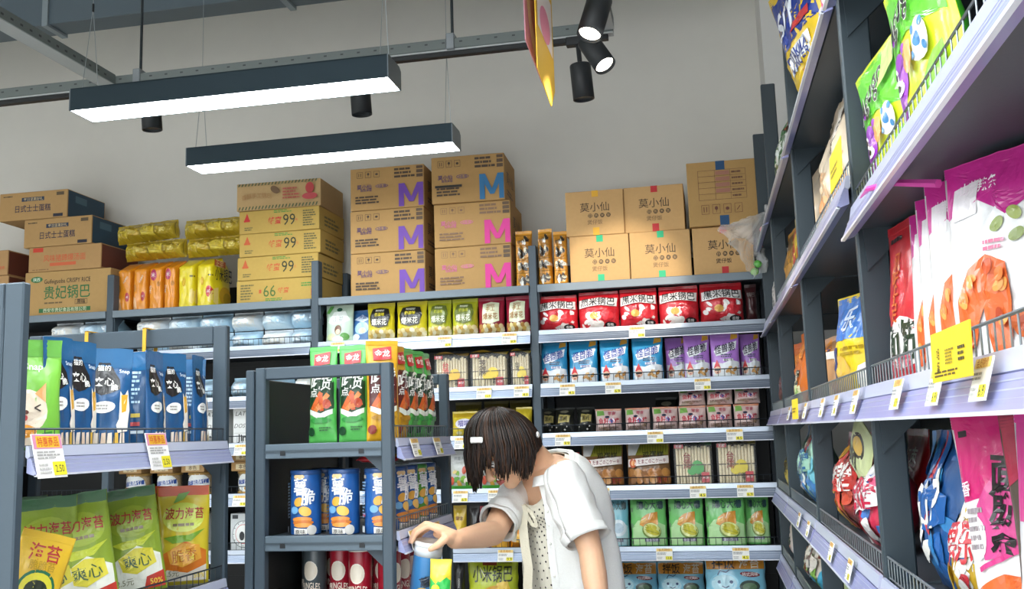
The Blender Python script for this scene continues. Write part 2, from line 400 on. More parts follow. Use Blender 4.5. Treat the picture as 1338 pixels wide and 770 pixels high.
def shelving(name, label, group, loc, rz, L, depth, H, shelves, posts=(0, 1), guards=(), gcol='#3a4046', lipc=(LIP, LIPTOP), ends=(), lips=None, back=True, post_w=.036, gstep=.026, base=True, hb=None, post_d=.05, bar=.050, pc=None):
    """local frame: x along the run, front at y = 0, y into the depth. shelves: heights of the boards' tops"""
    r = empty(name, loc, rz); tag(r, label, 'shelving', group); pm = mt(pc or POST, 'paint'); bm = mt(BOARD, 'paint')
    pw = post_w
    for p in posts:
        x = p * L
        for y in (0, depth - post_d):
            MB().box(x - pw / 2, y, 0, x + pw / 2, y + post_d, H if y == 0 or hb is None else hb, pm, .003).build('upright', r)
    if back:
        o = MB().box(pw / 2 + .001, depth - .016, .10, L - pw / 2 - .001, depth - .004, (hb or H) - .03, mt(PANEL, 'paint'), .002).build('back_panel', r)
        g = MB()
        for k in range(1, 6): g.box(pw / 2 + .002, depth - .0175, .1 + k * (H - .2) / 6 - .0015, L - pw / 2 - .002, depth - .0155, .1 + k * (H - .2) / 6 + .0015, mt('#0d1113', 'paint'))
        g.build('panel_groove', o)
    if base: MB().box(pw / 2 + .001, .012, 0, L - pw / 2 - .001, .03, .10, bm, .002).build('kick_plate', r)
    for i, z in enumerate(shelves):
        b = MB().box(pw / 2 + .001, .002, z - .028, L - pw / 2 - .001, depth - .02, z, bm, .002).build('shelf', r)
        if lips is None or i in lips:
            c = lip_mesh(L - pw - .002, *lipc).build('price_channel', b); c.location = (pw / 2 + .001, 0, z + .006)
        else: MB().box(pw / 2 + .001, -.006, z - .034, L - pw / 2 - .001, .004, z + .0005, mt('#6e7a83', 'paint'), .002).build('front_edge', b)
        if i in guards:
            c = guard_mesh(L - pw - .002, gcol, gstep).build('wire_guard', b); c.location = (pw / 2 + .001, .002, z + .006)
        for p in (0, 1):
            x = pw / 2 + .001 if p == 0 else L - pw / 2 - .005
            MB().prism([(.01, z - .028), (.09, z - .028), (.012, z - .10)], x, x + .004, pm).build('bracket', b)
        for p in ends:                                                      # a beam closes the shelf's end between the two uprights
            x = p * L; e = MB().box(x - .012, post_d, z - .034, x + .012, depth - post_d, z + .004, mt('#55636d', 'paint'), .002)
            e.box(x - .014, post_d, z - .018, x + .014, depth - post_d, z - .012, mt('#39454d', 'paint'))
            for y in (.075, depth - .085): e.box(x - .0145, y, z - .026, x + .0145, y + .014, z - .014, mt('#14181b', 'paint'))
            e.build('end_beam', b)
    for p in ends:
        x = p * L
        MB().box(x - pw / 2 + .001, post_d, H - bar, x + pw / 2 - .001, depth - post_d, H, pm, .003).build('top_bar', r)
    return r
ZS = [.20, .45, .70, .957, .21 + 1.0, .44 + 1.0, 1.655, 1.89, 2.105]        # board heights of the back shelving, bottom to top
BX = [-3.90, -2.815, -1.755, -.722, .292]
names = ['charcoal back shelving bay stacked with brown cartons behind the cat snack shelf', 'charcoal back shelving bay holding white soft packs under the 99 cartons',
         'charcoal back shelving bay under the cartons lettered with a large M', 'charcoal back shelving bay in the corner with red, blue and green snack bags']
for i in range(4):
    L = BX[i + 1] - BX[i]
    g = {0: (3, 4, 5, 6, 7), 1: (3, 4, 5, 6, 7), 2: (3, 5, 6), 3: (3, 4, 5, 6)}[i]
    shelving('back_shelving', names[i], 'charcoal shelving along the back wall', (BX[i], Yb, 0), 0, L, .43, 2.285, ZS, (0,) if i < 3 else (0, 1), g,
             lipc=('#7e8899', '#a9b1bd', .022, .052, 'metal'), lips=range(8))
RS = [.20, .44, .68, .93, 1.195, 1.50]                                         # right-hand shelving
RB = [(.70, 1.69, 'nearest'), (1.69, 2.645, ''), (2.645, 3.53, ''), (3.53, 4.15, '')]
rn = ['dark slate shelving bay of the long noodle-print bags and the yellow hang tag', 'dark slate shelving bay holding the blue and yellow bag and red candy bags',
      'dark slate shelving bay holding the orange pouches beside the corner', 'narrow dark slate shelving bay touching the back corner under the clear plastic bag']
for i, (y0, y1, _) in enumerate(RB):
    up = [1.80, 2.21] if i == 0 else [1.862, 2.215]
    shelving('aisle_shelving', rn[i], 'dark slate shelving down the aisle', (Xr, y1, 0), -PI / 2, y1 - y0, .46, 2.69, RS + up, (0, 1) if i == 0 else (0,),
             range(8) if i < 3 else (3, 4, 5), gcol='#8f979c', lipc=('#8e90bd', '#b9bcd4'), gstep=.024 if i == 0 else .026, post_w=.022, pc='#2d3940')
shelving('end_rack', 'short slate rack of blue chip cans beside the woman', None, (-.79, 2.40, 0), PI / 2, .555, .375, 1.645, [.25, .50, .74, .975, 1.205, 1.44],
         (0, 1), range(6), gcol='#7e868b', lipc=('#8b90b8', '#b0b5cc'), ends=(0, 1), gstep=.022, post_d=.028, bar=.032, post_w=.03)
MB().box(-1.192, 2.385, 0, -1.169, 2.43, 1.64, mt(POST, 'paint'), .003).build('upright', bpy.data.objects['end_rack']).matrix_parent_inverse = \
    (Matrix.Translation((-.79, 2.40, 0)) @ Matrix.Rotation(PI / 2, 4, 'Z')).inverted()
shelving('island_rack', 'slate island rack of blue snack pouches with a wide lilac price channel', None, (-1.25, 1.605, 0), PI / 2, .795, .60, 1.765, [.22, .50, .80, 1.095, 1.447],
         (0, 1), range(5), gcol='#4a5055', lipc=('#9296b6', '#b7bbce'), ends=(0, 1), post_w=.022, post_d=.040, gstep=.028)
MB().box(-.011, .041, 0, .011, .085, 1.765, mt(POST, 'paint'), .003).build('upright', bpy.data.objects['island_rack'])

# ------------------------------------------------------------------ linear lamps
def lamp_proto():
    r = empty('linear_lamp'); w, l, h = .135, 1.14, .078; dk = mt('#2c3940', 'metal')
    b = MB()
    b.box(0, 0, h - .004, l, w, h, dk); b.box(0, 0, 0, l, .004, h, dk); b.box(0, w - .004, 0, l, w, h, dk)
    b.build('housing', r)
    for x in (-.004, l): MB().prism([(0, 0), (w, 0), (w, h - .012), (w - .02, h), (0, h)], x, x + .004, mt('#6d757a', 'metal')).build('end_cap', r)
    MB().box(.002, .005, .001, l - .002, w - .005, .010, emit('#f3fbff', LAMP_WATT)).build('diffuser', r)
    for x in (.03, l - .03):
        c = MB(); zt = 4.0 - 2.598
        c.tube([(x, .02, h), (x, w / 2, h + .32), (x, w / 2, zt)], .0012, mt('#9aa0a2', 'metal'), 5); c.tube([(x, w - .02, h), (x, w / 2, h + .32)], .0012, mt('#9aa0a2', 'metal'), 5)
        c.tube([(x, w / 2, h + .305), (x, w / 2, h + .335)], .004, mt('#2a2d2f', 'metal'), 6); c.build('suspension_wire', r)
    return r
L0 = lamp_proto()
lamps = [(-2.08, 2.845), (-2.06, 3.575)]
lamps += [(x, y) for y in (1.72, .99, .26, -.47, -1.2, -1.93) for x in (-2.08, -.86)] + [(-3.7, y) for y in (2.6, 1.87, 1.14, .41)]
for i, (x, y) in enumerate(lamps):
    o = L0 if i == 0 else clone(L0)
    o.location = (x, y, 2.598)
    tag(o, ['nearer black linear pendant lamp hanging above the snack aisle', 'farther black linear pendant lamp hanging in front of the M cartons'][i] if i < 2 else
        'black linear pendant lamp over the shop floor before the shelving', 'lamp', 'black linear pendant lamps' if i < 2 else 'linear lamps over the rest of the shop')

# ------------------------------------------------------------------ strut channels, lighting track, duct
ZT = 2.95; p0, p1 = onZ(0, 112, ZT), onZ(800, 57, ZT); YT = (p0.y + p1.y) / 2
gs = mt('#6a7270', 'paint'); XE = onZ(806, 62, ZT).x
t = empty('lighting_track', (0, YT, ZT)); tag(t, 'grey strut channel with a black lighting track running along the back wall', 'lighting track')
m = MB(); m.box(-4.6, 0, 0, XE, .045, .042, gs, .003)
m.build('strut_channel', t)
MB().box(-4.6, .006, -.006, XE, .04, .0, mt('#b9bdbd', 'paint')).build('channel_lip', t)
MB().box(-4.6, .008, -.026, XE - .02, .036, -.006, mt('#191c1e', 'paint'), .002).build('power_track', t)
m = MB()
for i in range(60): m.box(-4.5 + i * .07, -.0006, .022, -4.488 + i * .07, .002, .028, mt('#3b4040', 'paint'))
m.build('slot_holes', t)['kind'] = 'stuff'
for px in (588, 100):
    x = onZ(px, 60, ZT).x
    MB().tube([(x, .02, .03), (x, .02, 4.0 - ZT)], .006, mt('#3b4144', 'metal'), 7).build('threaded_rod', t)
    MB().box(x - .022, -.006, -.004, x + .012, .05, .062, mt('#90969a', 'metal'), .003).build('hanger_clip', t)
def cross_strut(label, x, y0, y1):
    r = empty('cross_strut', (x, YT, ZT)); tag(r, label, 'strut')
    MB().box(-.035, y0, .0, .035, y1, .004, mt('#a9aeae', 'paint')).build('strut_base', r)
    MB().box(-.035, y0, .004, -.031, y1, .045, gs).build('strut_side', r); MB().box(.031, y0, .004, .035, y1, .045, gs).build('strut_side', r)
    k = MB()
    for i in range(int((y1 - y0) / .05)): k.box(.0345, y0 + .02 + i * .05, .018, .0356, y0 + .034 + i * .05, .026, mt('#3b4040', 'paint'))
    k.build('slot_holes', r)['kind'] = 'stuff'
    for y in (y0 + .3, (y0 + y1) / 2 + .35): MB().tube([(0, y, .004), (0, y, 4.0 - ZT)], .005, mt('#3b4144', 'metal'), 6).build('threaded_rod', r)
    return r
cross_strut('pale steel strut running toward the viewer above the nearer pendant lamp', onZ(133, 108, ZT).x, -3.4, -.002)
rs = cross_strut('pale steel strut ending above the three spotlights', XE - .03, -3.4, -.002)
rs.location.z += .004
zd = 3.46; q0, q1 = onZ(65, 38, zd), onZ(545, 0, zd); yd = (q0.y + q1.y) / 2
r = empty('air_duct', (0, yd, zd)); tag(r, 'blue-grey sheet metal duct under the ceiling over the pendant lamps', 'duct')
MB().box(-5.0, -.13, 0, .2, 0, .34, mt('#4f5c64', 'paint'), .004).build('duct_body', r)
m = MB()
for x in (-4.2, -3.0, -1.8, -.6): m.box(x, -.142, -.012, x + .03, .012, .352, mt('#7d888d', 'paint'))
m.build('duct_flange', r)
for x in (-3.6, -1.2): MB().tube([(x, -.065, .34), (x, -.065, 4.0 - zd)], .006, mt('#3b4144', 'metal'), 6).build('threaded_rod', r)

# ------------------------------------------------------------------ spotlights
def spot(label, px, py, Y, length, r, aim, lit, top, grp='black track spotlights'):
    """a cylinder head whose lower rim's middle sits where the sight line px, py meets depth Y; top = point of the track that carries it"""
    p = onY(px, py, Y); d = Vector(aim).normalized()
    o = empty('track_spotlight', p); tag(o, label, 'spotlight', grp)
    M = d.to_track_quat('-Z', 'Y').to_matrix().to_4x4(); bk = mt('#1d2124', 'paint')
    MB().lathe([(0.001, .012), (r * .86, .012), (r * .9, 0), (r, 0), (r, length - .004), (r * .94, length), (.001, length)], bk, 28, M, False).build('lamp_head', o, True)
    MB().lathe([(.001, .009), (r * .85, .009), (r * .85, .0125), (.001, .0125)], emit('#fff4e2', 9.0) if lit else mt('#3c4042', 'plastic'), 24, M, False).build('lens', o)
    a = M @ Vector((0, 0, length * .86)); b = Vector(top) - p; j = a + (b - a) * .35
    MB().tube([a, j, b], .009, bk, 8).build('swivel_arm', o)
    MB().box(b.x - .045, b.y - .017, b.z - .012, b.x + .045, b.y + .017, b.z + .022, bk, .003).build('track_adapter', o)
    if lit:
        ld = bpy.data.lights.new('spot_beam', 'SPOT'); ld.energy = SPOT_WATT * (3.2 if lit < 20 else 1); ld.spot_size = math.radians(lit); ld.spot_blend = .6; ld.shadow_soft_size = .03; ld.color = (1, .93, .82)
        lo = bpy.data.objects.new('spot_beam', ld); COL.objects.link(lo); lo.parent = o; lo.matrix_local = Matrix.Translation(M @ Vector((0, 0, -.004))) @ M
    return o
yt = YT + .02; zt = ZT - .026
xs = XE - .03
spot('black track spotlight pointing straight down below the track end', 763, 130, YT - .01, .135, .040, (.06, .06, -1), 0, (onY(755, 75, YT).x, yt, zt))
spot('lit black spotlight tilted toward the right-hand shelving', 791, 86, YT - .55, .125, .036, (.46, -.28, -.85), 40, (xs, YT - .50, zt + .01))
spot('lit black spotlight cut off by the frame top, tilted toward the aisle', 770, 46, YT - .95, .13, .036, (-.26, -.32, -1.0), 40, (xs, YT - 1.05, zt + .01))
spot('black track spotlight showing below the nearer pendant lamp toward its end', 199, 170, YT - .01, .125, .040, (.05, .05, -1), 0, (onY(200, 110, YT).x, yt, zt))
spot('black track spotlight between the two pendant lamps', 473, 150, YT - .01, .125, .040, (.05, .05, -1), 0, (onY(474, 88, YT).x, yt, zt))

o_ = spot('lit black spotlight out of view above, throwing a warm pool on the pale rice cartons', 790, -60, YT - 1.35, .13, .036, (-.085, 1.0, -.235), 19, (xs, YT - 1.40, zt + .01), None)
# ------------------------------------------------------------------ hanging pennants
def pennant(label, px, Y0, Y1, pyb, base, art, pt):
    ym = (Y0 + Y1) / 2; zb = zat(pyb, xat(px, ym, 2.3), ym); x = xat(px, ym, zb + .1); h = .50; w = Y1 - Y0
    r = MB().prism([(Y0 - ym, .05), (ym - ym + pt * w, 0), (Y1 - ym, .06), (Y1 - ym, h), (Y0 - ym, h)], -.0012, .0012, mt(base, 'matte')).build('paper_pennant')
    put(r, x, ym, zb, math.radians(-3), label, 'pennant', 'paper pennants beside the spotlights')
    dress(r, Flat(w, h, (.0012, Y0 - ym, 0), (0, 1, 0), (1, 0, 0)), art, 'matte', 'print'); dress(r, Flat(w, h, (-.0012, Y1 - ym, 0), (0, -1, 0), (-1, 0, 0)), art, 'matte', 'print')
    m = MB(); m.tube([(0, 0, h), (0, 0, 4.0 - zb)], .0008, mt('#c8c8c4', 'matte'), 4); m.build('string', r)
pennant('pink and cream paper pennant, the shorter of the pair beside the spotlights', 699, 2.36, 2.60, 97, '#c98a9a',
        [('ell', .5, .45, .42, .36, '#e8cf9a'), ('ell', .5, .42, .25, .22, '#d79a6a'), ('poly', [(.1, .8), (.9, .75), (.9, .98), (.1, .98)], '#f2ece8')], .3)
pennant('yellow and pink paper pennant, the longer of the pair beside the spotlights', 713, 2.36, 2.58, 131, '#e8b92c',
        [('poly', [(.08, .35), (.92, .3), (.92, .62), (.08, .66)], '#efe3dc'), ('ell', .5, .42, .3, .1, '#e58aa0'), ('rect', .1, .72, .9, .95, '#caa028')], .25)

# ================================================================== GOODS ON THE BACK SHELVING
ZB = {'top': 2.105, 2: 1.89, 3: 1.655, 4: 1.44, 5: 1.21, 6: .957, 7: .70}
YF = Yb + .026
def wpx(a, b, z, Y=YF): return xat(b, Y, z + .08) - xat(a, Y, z + .08)
def on_back(o, a, b, sh, lab, cat, grp=None, dy=0, rz=0, lean=-.05, dz=0, roll=0, sz=1.0, fit=.97):
    z = ZB[sh] + .0015 + dz; hd = o.get('half_depth', .05); wl = max(c[0] for c in o.bound_box) - min(c[0] for c in o.bound_box)
    o.scale = (min(1.45, max(.55, wpx(a, b, z, YF + dy) * fit / wl)), 1, sz)
    return put(o, xat((a + b) / 2, YF + dy, z + .08), YF + dy + hd + .004, z, rz, lab, cat, grp, lean, roll)

# ---- red rice cracker bags
def red_bag(seed):
    A = [('rect', .03, .03, .97, .5, '#c9313a')] + blobs(20, ['#efe9e6', '#e9dcd8', '#b81f2c', '#d84a50', '#f3eeea', '#f1ecea'], seed, .08, .06, .92, .52, .05, .14)
    A += [('ell', .42, .36, .11, .09, '#e8b05a'), ('ell', .74, .34, .15, .13, '#d6323c'), ('ell', .8, .12, .14, .07, '#1d1a1c'), ('text', '香辣', .8, .12, .16, '#f2efee')]
    A += [('poly', [(.04, .56), (.5, .62), (.96, .58), (.97, .80), (.5, .84), (.03, .78)], '#e6e2df'), ('text', '黑米锅巴', .5, .70, .84, '#161418', {'b': .035, 'st': 1.15, 'arc': .03})]
    return bag('cracker_bag', .172, .181, .10, '#c3202c', A, seed=seed, wr=.008, seal=.07, waist=-.03)
protos = [red_bag(3), red_bag(8)]
n = 0
for i, (a, b) in enumerate([(701, 753), (754, 808), (808, 859), (860, 913), (914, 972)]):
    o = protos[i] if i < 2 else clone(protos[i % 2])
    on_back(o, a, b, 2, f'{ORD[i]} red black-rice cracker bag counted from the middle post toward the corner', 'cracker bag', 'red cracker bags under the pale cartons', rz=[.03, -.04, .02, -.03, .05][i], lean=-.02, sz=[.93, .97, .985, .99, 1.0][i], fit=1.0)
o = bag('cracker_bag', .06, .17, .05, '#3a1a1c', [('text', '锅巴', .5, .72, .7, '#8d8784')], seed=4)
on_back(o, 974, 990, 2, 'dark narrow cracker bag in the shaded corner after the red bags', 'cracker bag', None, dy=.03)

# ---- blue and purple biscuit bags
def biscuit_bag(base, ink, seed):
    A = [('poly', [(.03, .03), (.97, .03), (.97, .36), (.7, .40), (.4, .33), (.03, .38)], '#e9edf0'), ('poly', [(.7, .86), (.95, .9), (.95, .99), (.74, .99)], '#e3a93c')]
    A += [('poly', [(.1, .62), (.3, .72), (.62, .78), (.92, .84), (.88, .66), (.6, .58), (.4, .52), (.18, .5)], '#f0f2f6')]
    A += [('text', '怪兽脆', .5, .68, .74, ink, {'b': .05, 'st': 1.2, 'r': .18, 'sh': .2}), ('lines', .35, .46, .8, .55, 2, '#1c2a4a'), ('rect', .42, .38, .78, .43, '#f4f4f2'), ('text', '鲜虾味', .6, .405, .3, ink)]
    A += [('poly', [(.08, .24), (.20, .42), (.33, .22)], '#d8333a'), ('ell', .21, .18, .12, .085, '#e8b89a'), ('rect', .11, .17, .31, .215, '#15161a'), ('ell', .21, .13, .04, .012, '#8a2a30')]
    A += [('ell', .58, .16, .10, .035, '#cf9a55', .5), ('ell', .70, .12, .11, .035, '#d8a660', -.4), ('ell', .82, .19, .09, .035, '#c9924c', .9), ('ell', .66, .23, .07, .03, '#dbb070', .2)]
    return bag('biscuit_bag', .138, .192, .045, base, A, kind='pouch', seed=seed, seal=.06, wr=.003)
pb, pp = biscuit_bag('#2b93c6', '#1d3f9a', 2), biscuit_bag('#b079cf', '#241c3a', 6)
for i, (a, b) in enumerate([(703, 742), (741, 782), (782, 823), (824, 868)]):
    o = pb if i == 0 else clone(pb)
    on_back(o, a, b, 3, f'{ORD[i]} blue biscuit bag counted from the middle post, white cookie panel below', 'biscuit bag', 'blue biscuit bags behind the wire guard', rz=[.03, -.05, .04, -.02][i], lean=-.05, dy=[.006, .01, 0, .004][i], fit=.94)
for i, (a, b) in enumerate([(869, 901), (893, 929), (928, 968), (967, 995)]):
    o = pp if i == 0 else clone(pp)
    on_back(o, a, b, 3, ['first purple biscuit bag beside the blue ones, half covered by its neighbour', 'second purple biscuit bag after the blue ones', 'third purple biscuit bag after the blue ones, shown whole',
            'last purple biscuit bag, half hidden at the corner post'][i], 'biscuit bag', 'purple biscuit bags behind the wire guard', rz=[.1, .05, -.04, .05][i], lean=-.05, dy=[.07, .008, .002, .06][i])

# ---- dark small packs and the pink noodle packs
def dark_pack(seed):
    A = [('poly', [(.2, .3), (.8, .34), (.85, .62), (.25, .66)], '#b9aa66'), ('text', '黑椒', .5, .48, .44, '#25231c', {'b': .03}), ('ell', .5, .8, .24, .07, '#7d7a68')] + blobs(8, ['#e8e4dc', '#8f8770', '#4e4a40'], seed, .1, .05, .9, .26, .03, .06)
    return bag('snack_pack', .115, .115, .05, '#20221e', A, seed=seed, wr=.005)
pd_ = dark_pack(3)
for i, (a, b, dy, rz) in enumerate([(704, 726, .06, .2), (722, 748, 0, -.1), (752, 776, .02, .1)]):
    o = pd_ if i == 0 else clone(pd_)
    on_back(o, a, b, 4, ['small black snack pack partly behind the middle post', 'small black snack pack with a gold label near the woman\'s shoulder', 'small black snack pack touching the row of pink stick packs'][i], 'snack pack', 'small black snack packs', dy=dy, rz=rz, lean=-.35)
o = clone(pd_); on_back(o, 856, 886, 4, 'dark small snack pack standing at the back beside the upper pink packs', 'snack pack', None, dz=.0, dy=.16, lean=-.1, sz=1.3)
def pink_pack(seed):
    A = [('poly', [(.05, .7), (.35, .72), (.3, .95), (.06, .95)], '#7fb25a'), ('text', '鱼籽心棒', .52, .46, .8, '#c22a44', {'b': .05, 'st': 1.35}), ('ell', .6, .46, .13, .14, '#d9dbe6'), ('ell', .6, .46, .08, .09, '#42538e'), ('text', '零食', .62, .8, .3, '#c7506a')]
    A += [('ell', .45, .64, .09, .05, '#2a3048'), ('lines', .1, .12, .9, .24, 2, '#8a6a58')] + blobs(4, ['#b99a88', '#cfae9c', '#a5886e'], seed, .15, .06, .85, .3, .05, .1)
    return bag('stick_pack', .122, .112, .07, '#dcc3bd', A, seed=seed, wr=.005, seal=.08, sealc='#b9693a')
pk = [pink_pack(5), pink_pack(11)]
rows = [(776, 812, 0), (815, 849, 0), (851, 886, 0), (885, 923, 0), (923, 957, 0), (958, 993, 0)]
for i, (a, b, _) in enumerate(rows):
    o = pk[i] if i < 2 else clone(pk[i % 2])
    on_back(o, a, b, 4, f'{ORD[i]} pink stick pack of the lower layer counted from the black packs', 'stick pack', 'pink stick packs, lower layer', rz=[.05, -.05, .03, -.02, .04, -.03][i], lean=-.06, sz=.92)
for i, (a, b) in enumerate([(885, 921), (922, 957), (958, 993)]):
    o = clone(pk[i % 2])
    on_back(o, a, b, 4, ['pink stick pack of the upper layer farthest from the corner', 'middle pink stick pack of the upper layer', 'pink stick pack of the upper layer touching the corner post'][i], 'stick pack', 'pink stick packs, upper layer', dz=.1065, lean=-.04, rz=[.03, -.03, .02][i], sz=.66)

# ---- cake trays and rice roll packs
def cake_pack(seed):
    A = [('rect', .03, .72, .97, .985, '#8c8a2c')] + [('rect', .06 + k * .06, .78, .085 + k * .06, .97, '#6f7022') for k in range(15)]
    A += [('poly', [(.02, .72), (.2, .72), (.32, .99), (.05, .99)], '#c9c8c4'), ('text', '鸡蛋糕', .62, .72, .5, '#2a2a1a', {'b': .03})]
    A += [('ell', .1 + .16 * (k % 6) + .04 * (k // 6), .30 - .16 * (k // 6), .095, .1, ['#a9713a', '#c58a48', '#8c5a2c', '#b97a3e'][k % 4], .3 * k) for k in range(12)]
    A += [('poly', [(.02, .44), (.98, .52), (.98, .70), (.02, .62)], '#efe6df'), ('ell', .14, .53, .085, .115, '#c95a2e'), ('ell', .14, .53, .05, .065, '#e89a5a'), ('text', 'たまごのこケーキ', .59, .575, .66, '#8c2f3e', {'b': .03, 'r': .045, 'st': 1.25}), ('text', '玉子', .82, .12, .24, '#b83a3a')]
    return bag('cake_pack', .196, .178, .08, '#7a5836', A, seed=seed, kind='pouch', seal=.05, wr=.004)
ck = cake_pack(4)
for i, (a, b) in enumerate([(758, 815), (817, 877)]):
    o = ck if i == 0 else clone(ck)
    on_back(o, a, b, 5, ['egg cake pack with a pink lettered band close to the woman\'s sleeve', 'egg cake pack with a pink lettered band beside the green rice roll pack'][i], 'cake pack', 'egg cake packs', rz=[.04, -.03][i], lean=-.07)
o = bag('snack_pack', .06, .15, .05, '#c02531', [('text', '辣', .5, .6, .6, '#f0e8e0')], seed=2)
on_back(o, 742, 757, 5, 'red snack pack sliver showing past the white shirt\'s shoulder', 'snack pack', None, dy=.02)
def roll_pack(w, h, accent, word, n=11, ink='#8c1f2a'):
    d = .06; o = MB().box(-w / 2, -d / 2, 0, w / 2, d / 2, h, clear('#ffffff', .10), .008).build('rice_roll_pack'); o['half_depth'] = d / 2
    m = MB()
    for j in range(2):
        for k in range(n):
            x = -w / 2 + .008 + (w - .016) * (k + .5) / n; y = -.014 + .028 * j; r = (w - .016) / n / 2 * .95; hh = h - .012 - .006 * ((k * 7 + j) % 3)
            m.tube([(x, y, .004), (x, y, .008), (x, y, hh - .004), (x, y, hh)], [r * .8, r, r, r * .7], mt('#efe0bc', 'food'), 8)
    m.build('rice_rolls', o, True)
    S = Flat(w, h, (-w / 2, -d / 2, 0), (1, 0, 0), (0, -1, 0))
    A = [('ell', .62, .42, .15, .17, accent, .4), ('ell', .46, .34, .12, .1, accent), ('text', '\n'.join(word), .34, .58, .2, ink, {'b': .03, 'st': 1.1}), ('rect', .70, .06, .90, .3, '#c23a40'), ('text', '米饼', .8, .18, .16, '#f2ece6'),
         ('rect', .02, .88, .26, .97, '#c8333c'), ('text', '无糖', .14, .925, .16, '#f4eee8'), ('text', '米\n卷', .66, .2, .1, '#23201e', {'b': .04}), ('lines', .04, .46, .96, .5, 1, '#4a4038')]
    dress(o, S, A, 'film', 'print')
    fl = MB(); fl.grid(lambda u, v: (-w / 2 + u * w, -d / 2 + .004 + v * d * .8, h + .002 + .012 * math.sin(u * 5) * (1 - v) + .006 * v), 12, 4, mt(accent, 'film')); fl.build('top_flap', o, True)
    return o
o = roll_pack(wpx(880, 932, 1.21), .176, '#3fa04a', '台湾'); on_back(o, 880, 932, 5, 'rice roll pack with a green flap and green printed patch', 'rice roll pack', None, lean=-.03)
o = roll_pack(wpx(936, 990, 1.21), .176, '#dcc63a', '台湾'); on_back(o, 936, 990, 5, 'rice roll pack with a yellow patch on the cake pack shelf by the corner', 'rice roll pack', None, lean=-.03)
for i, (a, b, lab) in enumerate([(566, 611, 'rice roll pack with red lettering just past the green chip bags'), (613, 663, 'middle rice roll pack of three above the woman\'s head'), (666, 693, 'narrow rice roll pack against the middle post')]):
    o = roll_pack(wpx(a, b, 1.655), .158, ['#e0b23a', '#e3c02f', '#dcc23a'][i], ['台湾', '芝麻', '台湾'][i], n=11 if i < 2 else 7, ink=['#c8333c', '#3a2622', '#2c2622'][i]); on_back(o, a, b, 3, lab, 'rice roll pack', 'rice roll packs above the woman', lean=-.02, rz=[.02, -.02, 0][i])

# ---- durian snack bags
def durian_bag(base, seed, name='dried_fruit_bag', fruit=True):
    A = [('poly', [(.04, .04), (.96, .04), (.96, .4), (.6, .52), (.2, .5), (.04, .36)], '#b9e2a4' if fruit else '#bfe0e6'), ('rect', .18, .93, .44, .975, '#1c2420'), ('rect', .01, .06, .06, .12, '#6f8f6a'), ('rect', .01, .36, .06, .44, '#7fa07a'), ('rect', .01, .66, .06, .74, '#6f8f6a')]
    A += [('text', '随心大脆' if not fruit else '随心大榴', .54, .79, .72, '#1f4a44', {'b': .03, 'st': 1.35}), ('rect', .24, .73, .36, .85, '#1d3f4c'), ('rect', .78, .73, .92, .85, '#24505a')]
    if fruit:
        A += [('poly', [(.24, .42), (.30, .54), (.46, .62), (.76, .66), (.76, .42), (.6, .36), (.4, .36)], '#d6912e'), ('poly', [(.26, .44), (.42, .48), (.44, .56), (.3, .53)], '#e8b95a'), ('line', [(.5, .52), (.56, .64)], .003, '#f2e6d0'), ('line', [(.3, .5), (.42, .55)], .003, '#f2e6d0')]
        A += [('ell', .58, .30, .27, .15, '#6f8f2e', -.25), ('ell', .59, .315, .245, .13, '#d6dc8a', -.25), ('ell', .56, .37, .17, .055, '#c3bb2e', -.15), ('ell', .60, .29, .2, .062, '#cdc433', -.32), ('line', [(.38, .33), (.8, .24)], .002, '#8c8f2a')]
    else:
        A += [('poly', [(.1, .42), (.3, .60), (.5, .48), (.4, .38)], '#d9a23a'), ('ell', .62, .36, .3, .16, '#dfeaf0'), ('ell', .62, .36, .2, .10, '#b9cfdc')]
    A += [('rect', .38, .10, .78, .155, '#5a5f7a'), ('text', '黄金酥脆', .58, .128, .34, '#e9eaf0')]
    return bag(name, .158, .219, .05, base, A, kind='pouch', seed=seed, seal=.05, wr=.003, waist=.01)
gd = durian_bag('#72c76a', 3); cy = durian_bag('#7cc3d2', 5, fruit=False)
on_back(cy, 786, 822, 6, 'pale blue snack bag beside the green durian bags, half behind the woman', 'snack bag', None, lean=-.05)
for i, (a, b) in enumerate([(823, 872), (873, 921), (922, 976), (972, 1007)]):
    o = gd if i == 0 else clone(gd)
    on_back(o, a, b, 6, ['first green durian snack bag, next to the pale blue one', 'second green durian snack bag after the pale blue one', 'third green durian snack bag, the tallest of the row', 'last green durian snack bag, tucked slanting against the corner'][i],
            'snack bag', 'green durian snack bags', rz=[.03, -.03, .02, -.10][i], lean=-.05, dy=[0, 0, -.002, .06][i], sz=[1, 1, 1.0, .97][i])

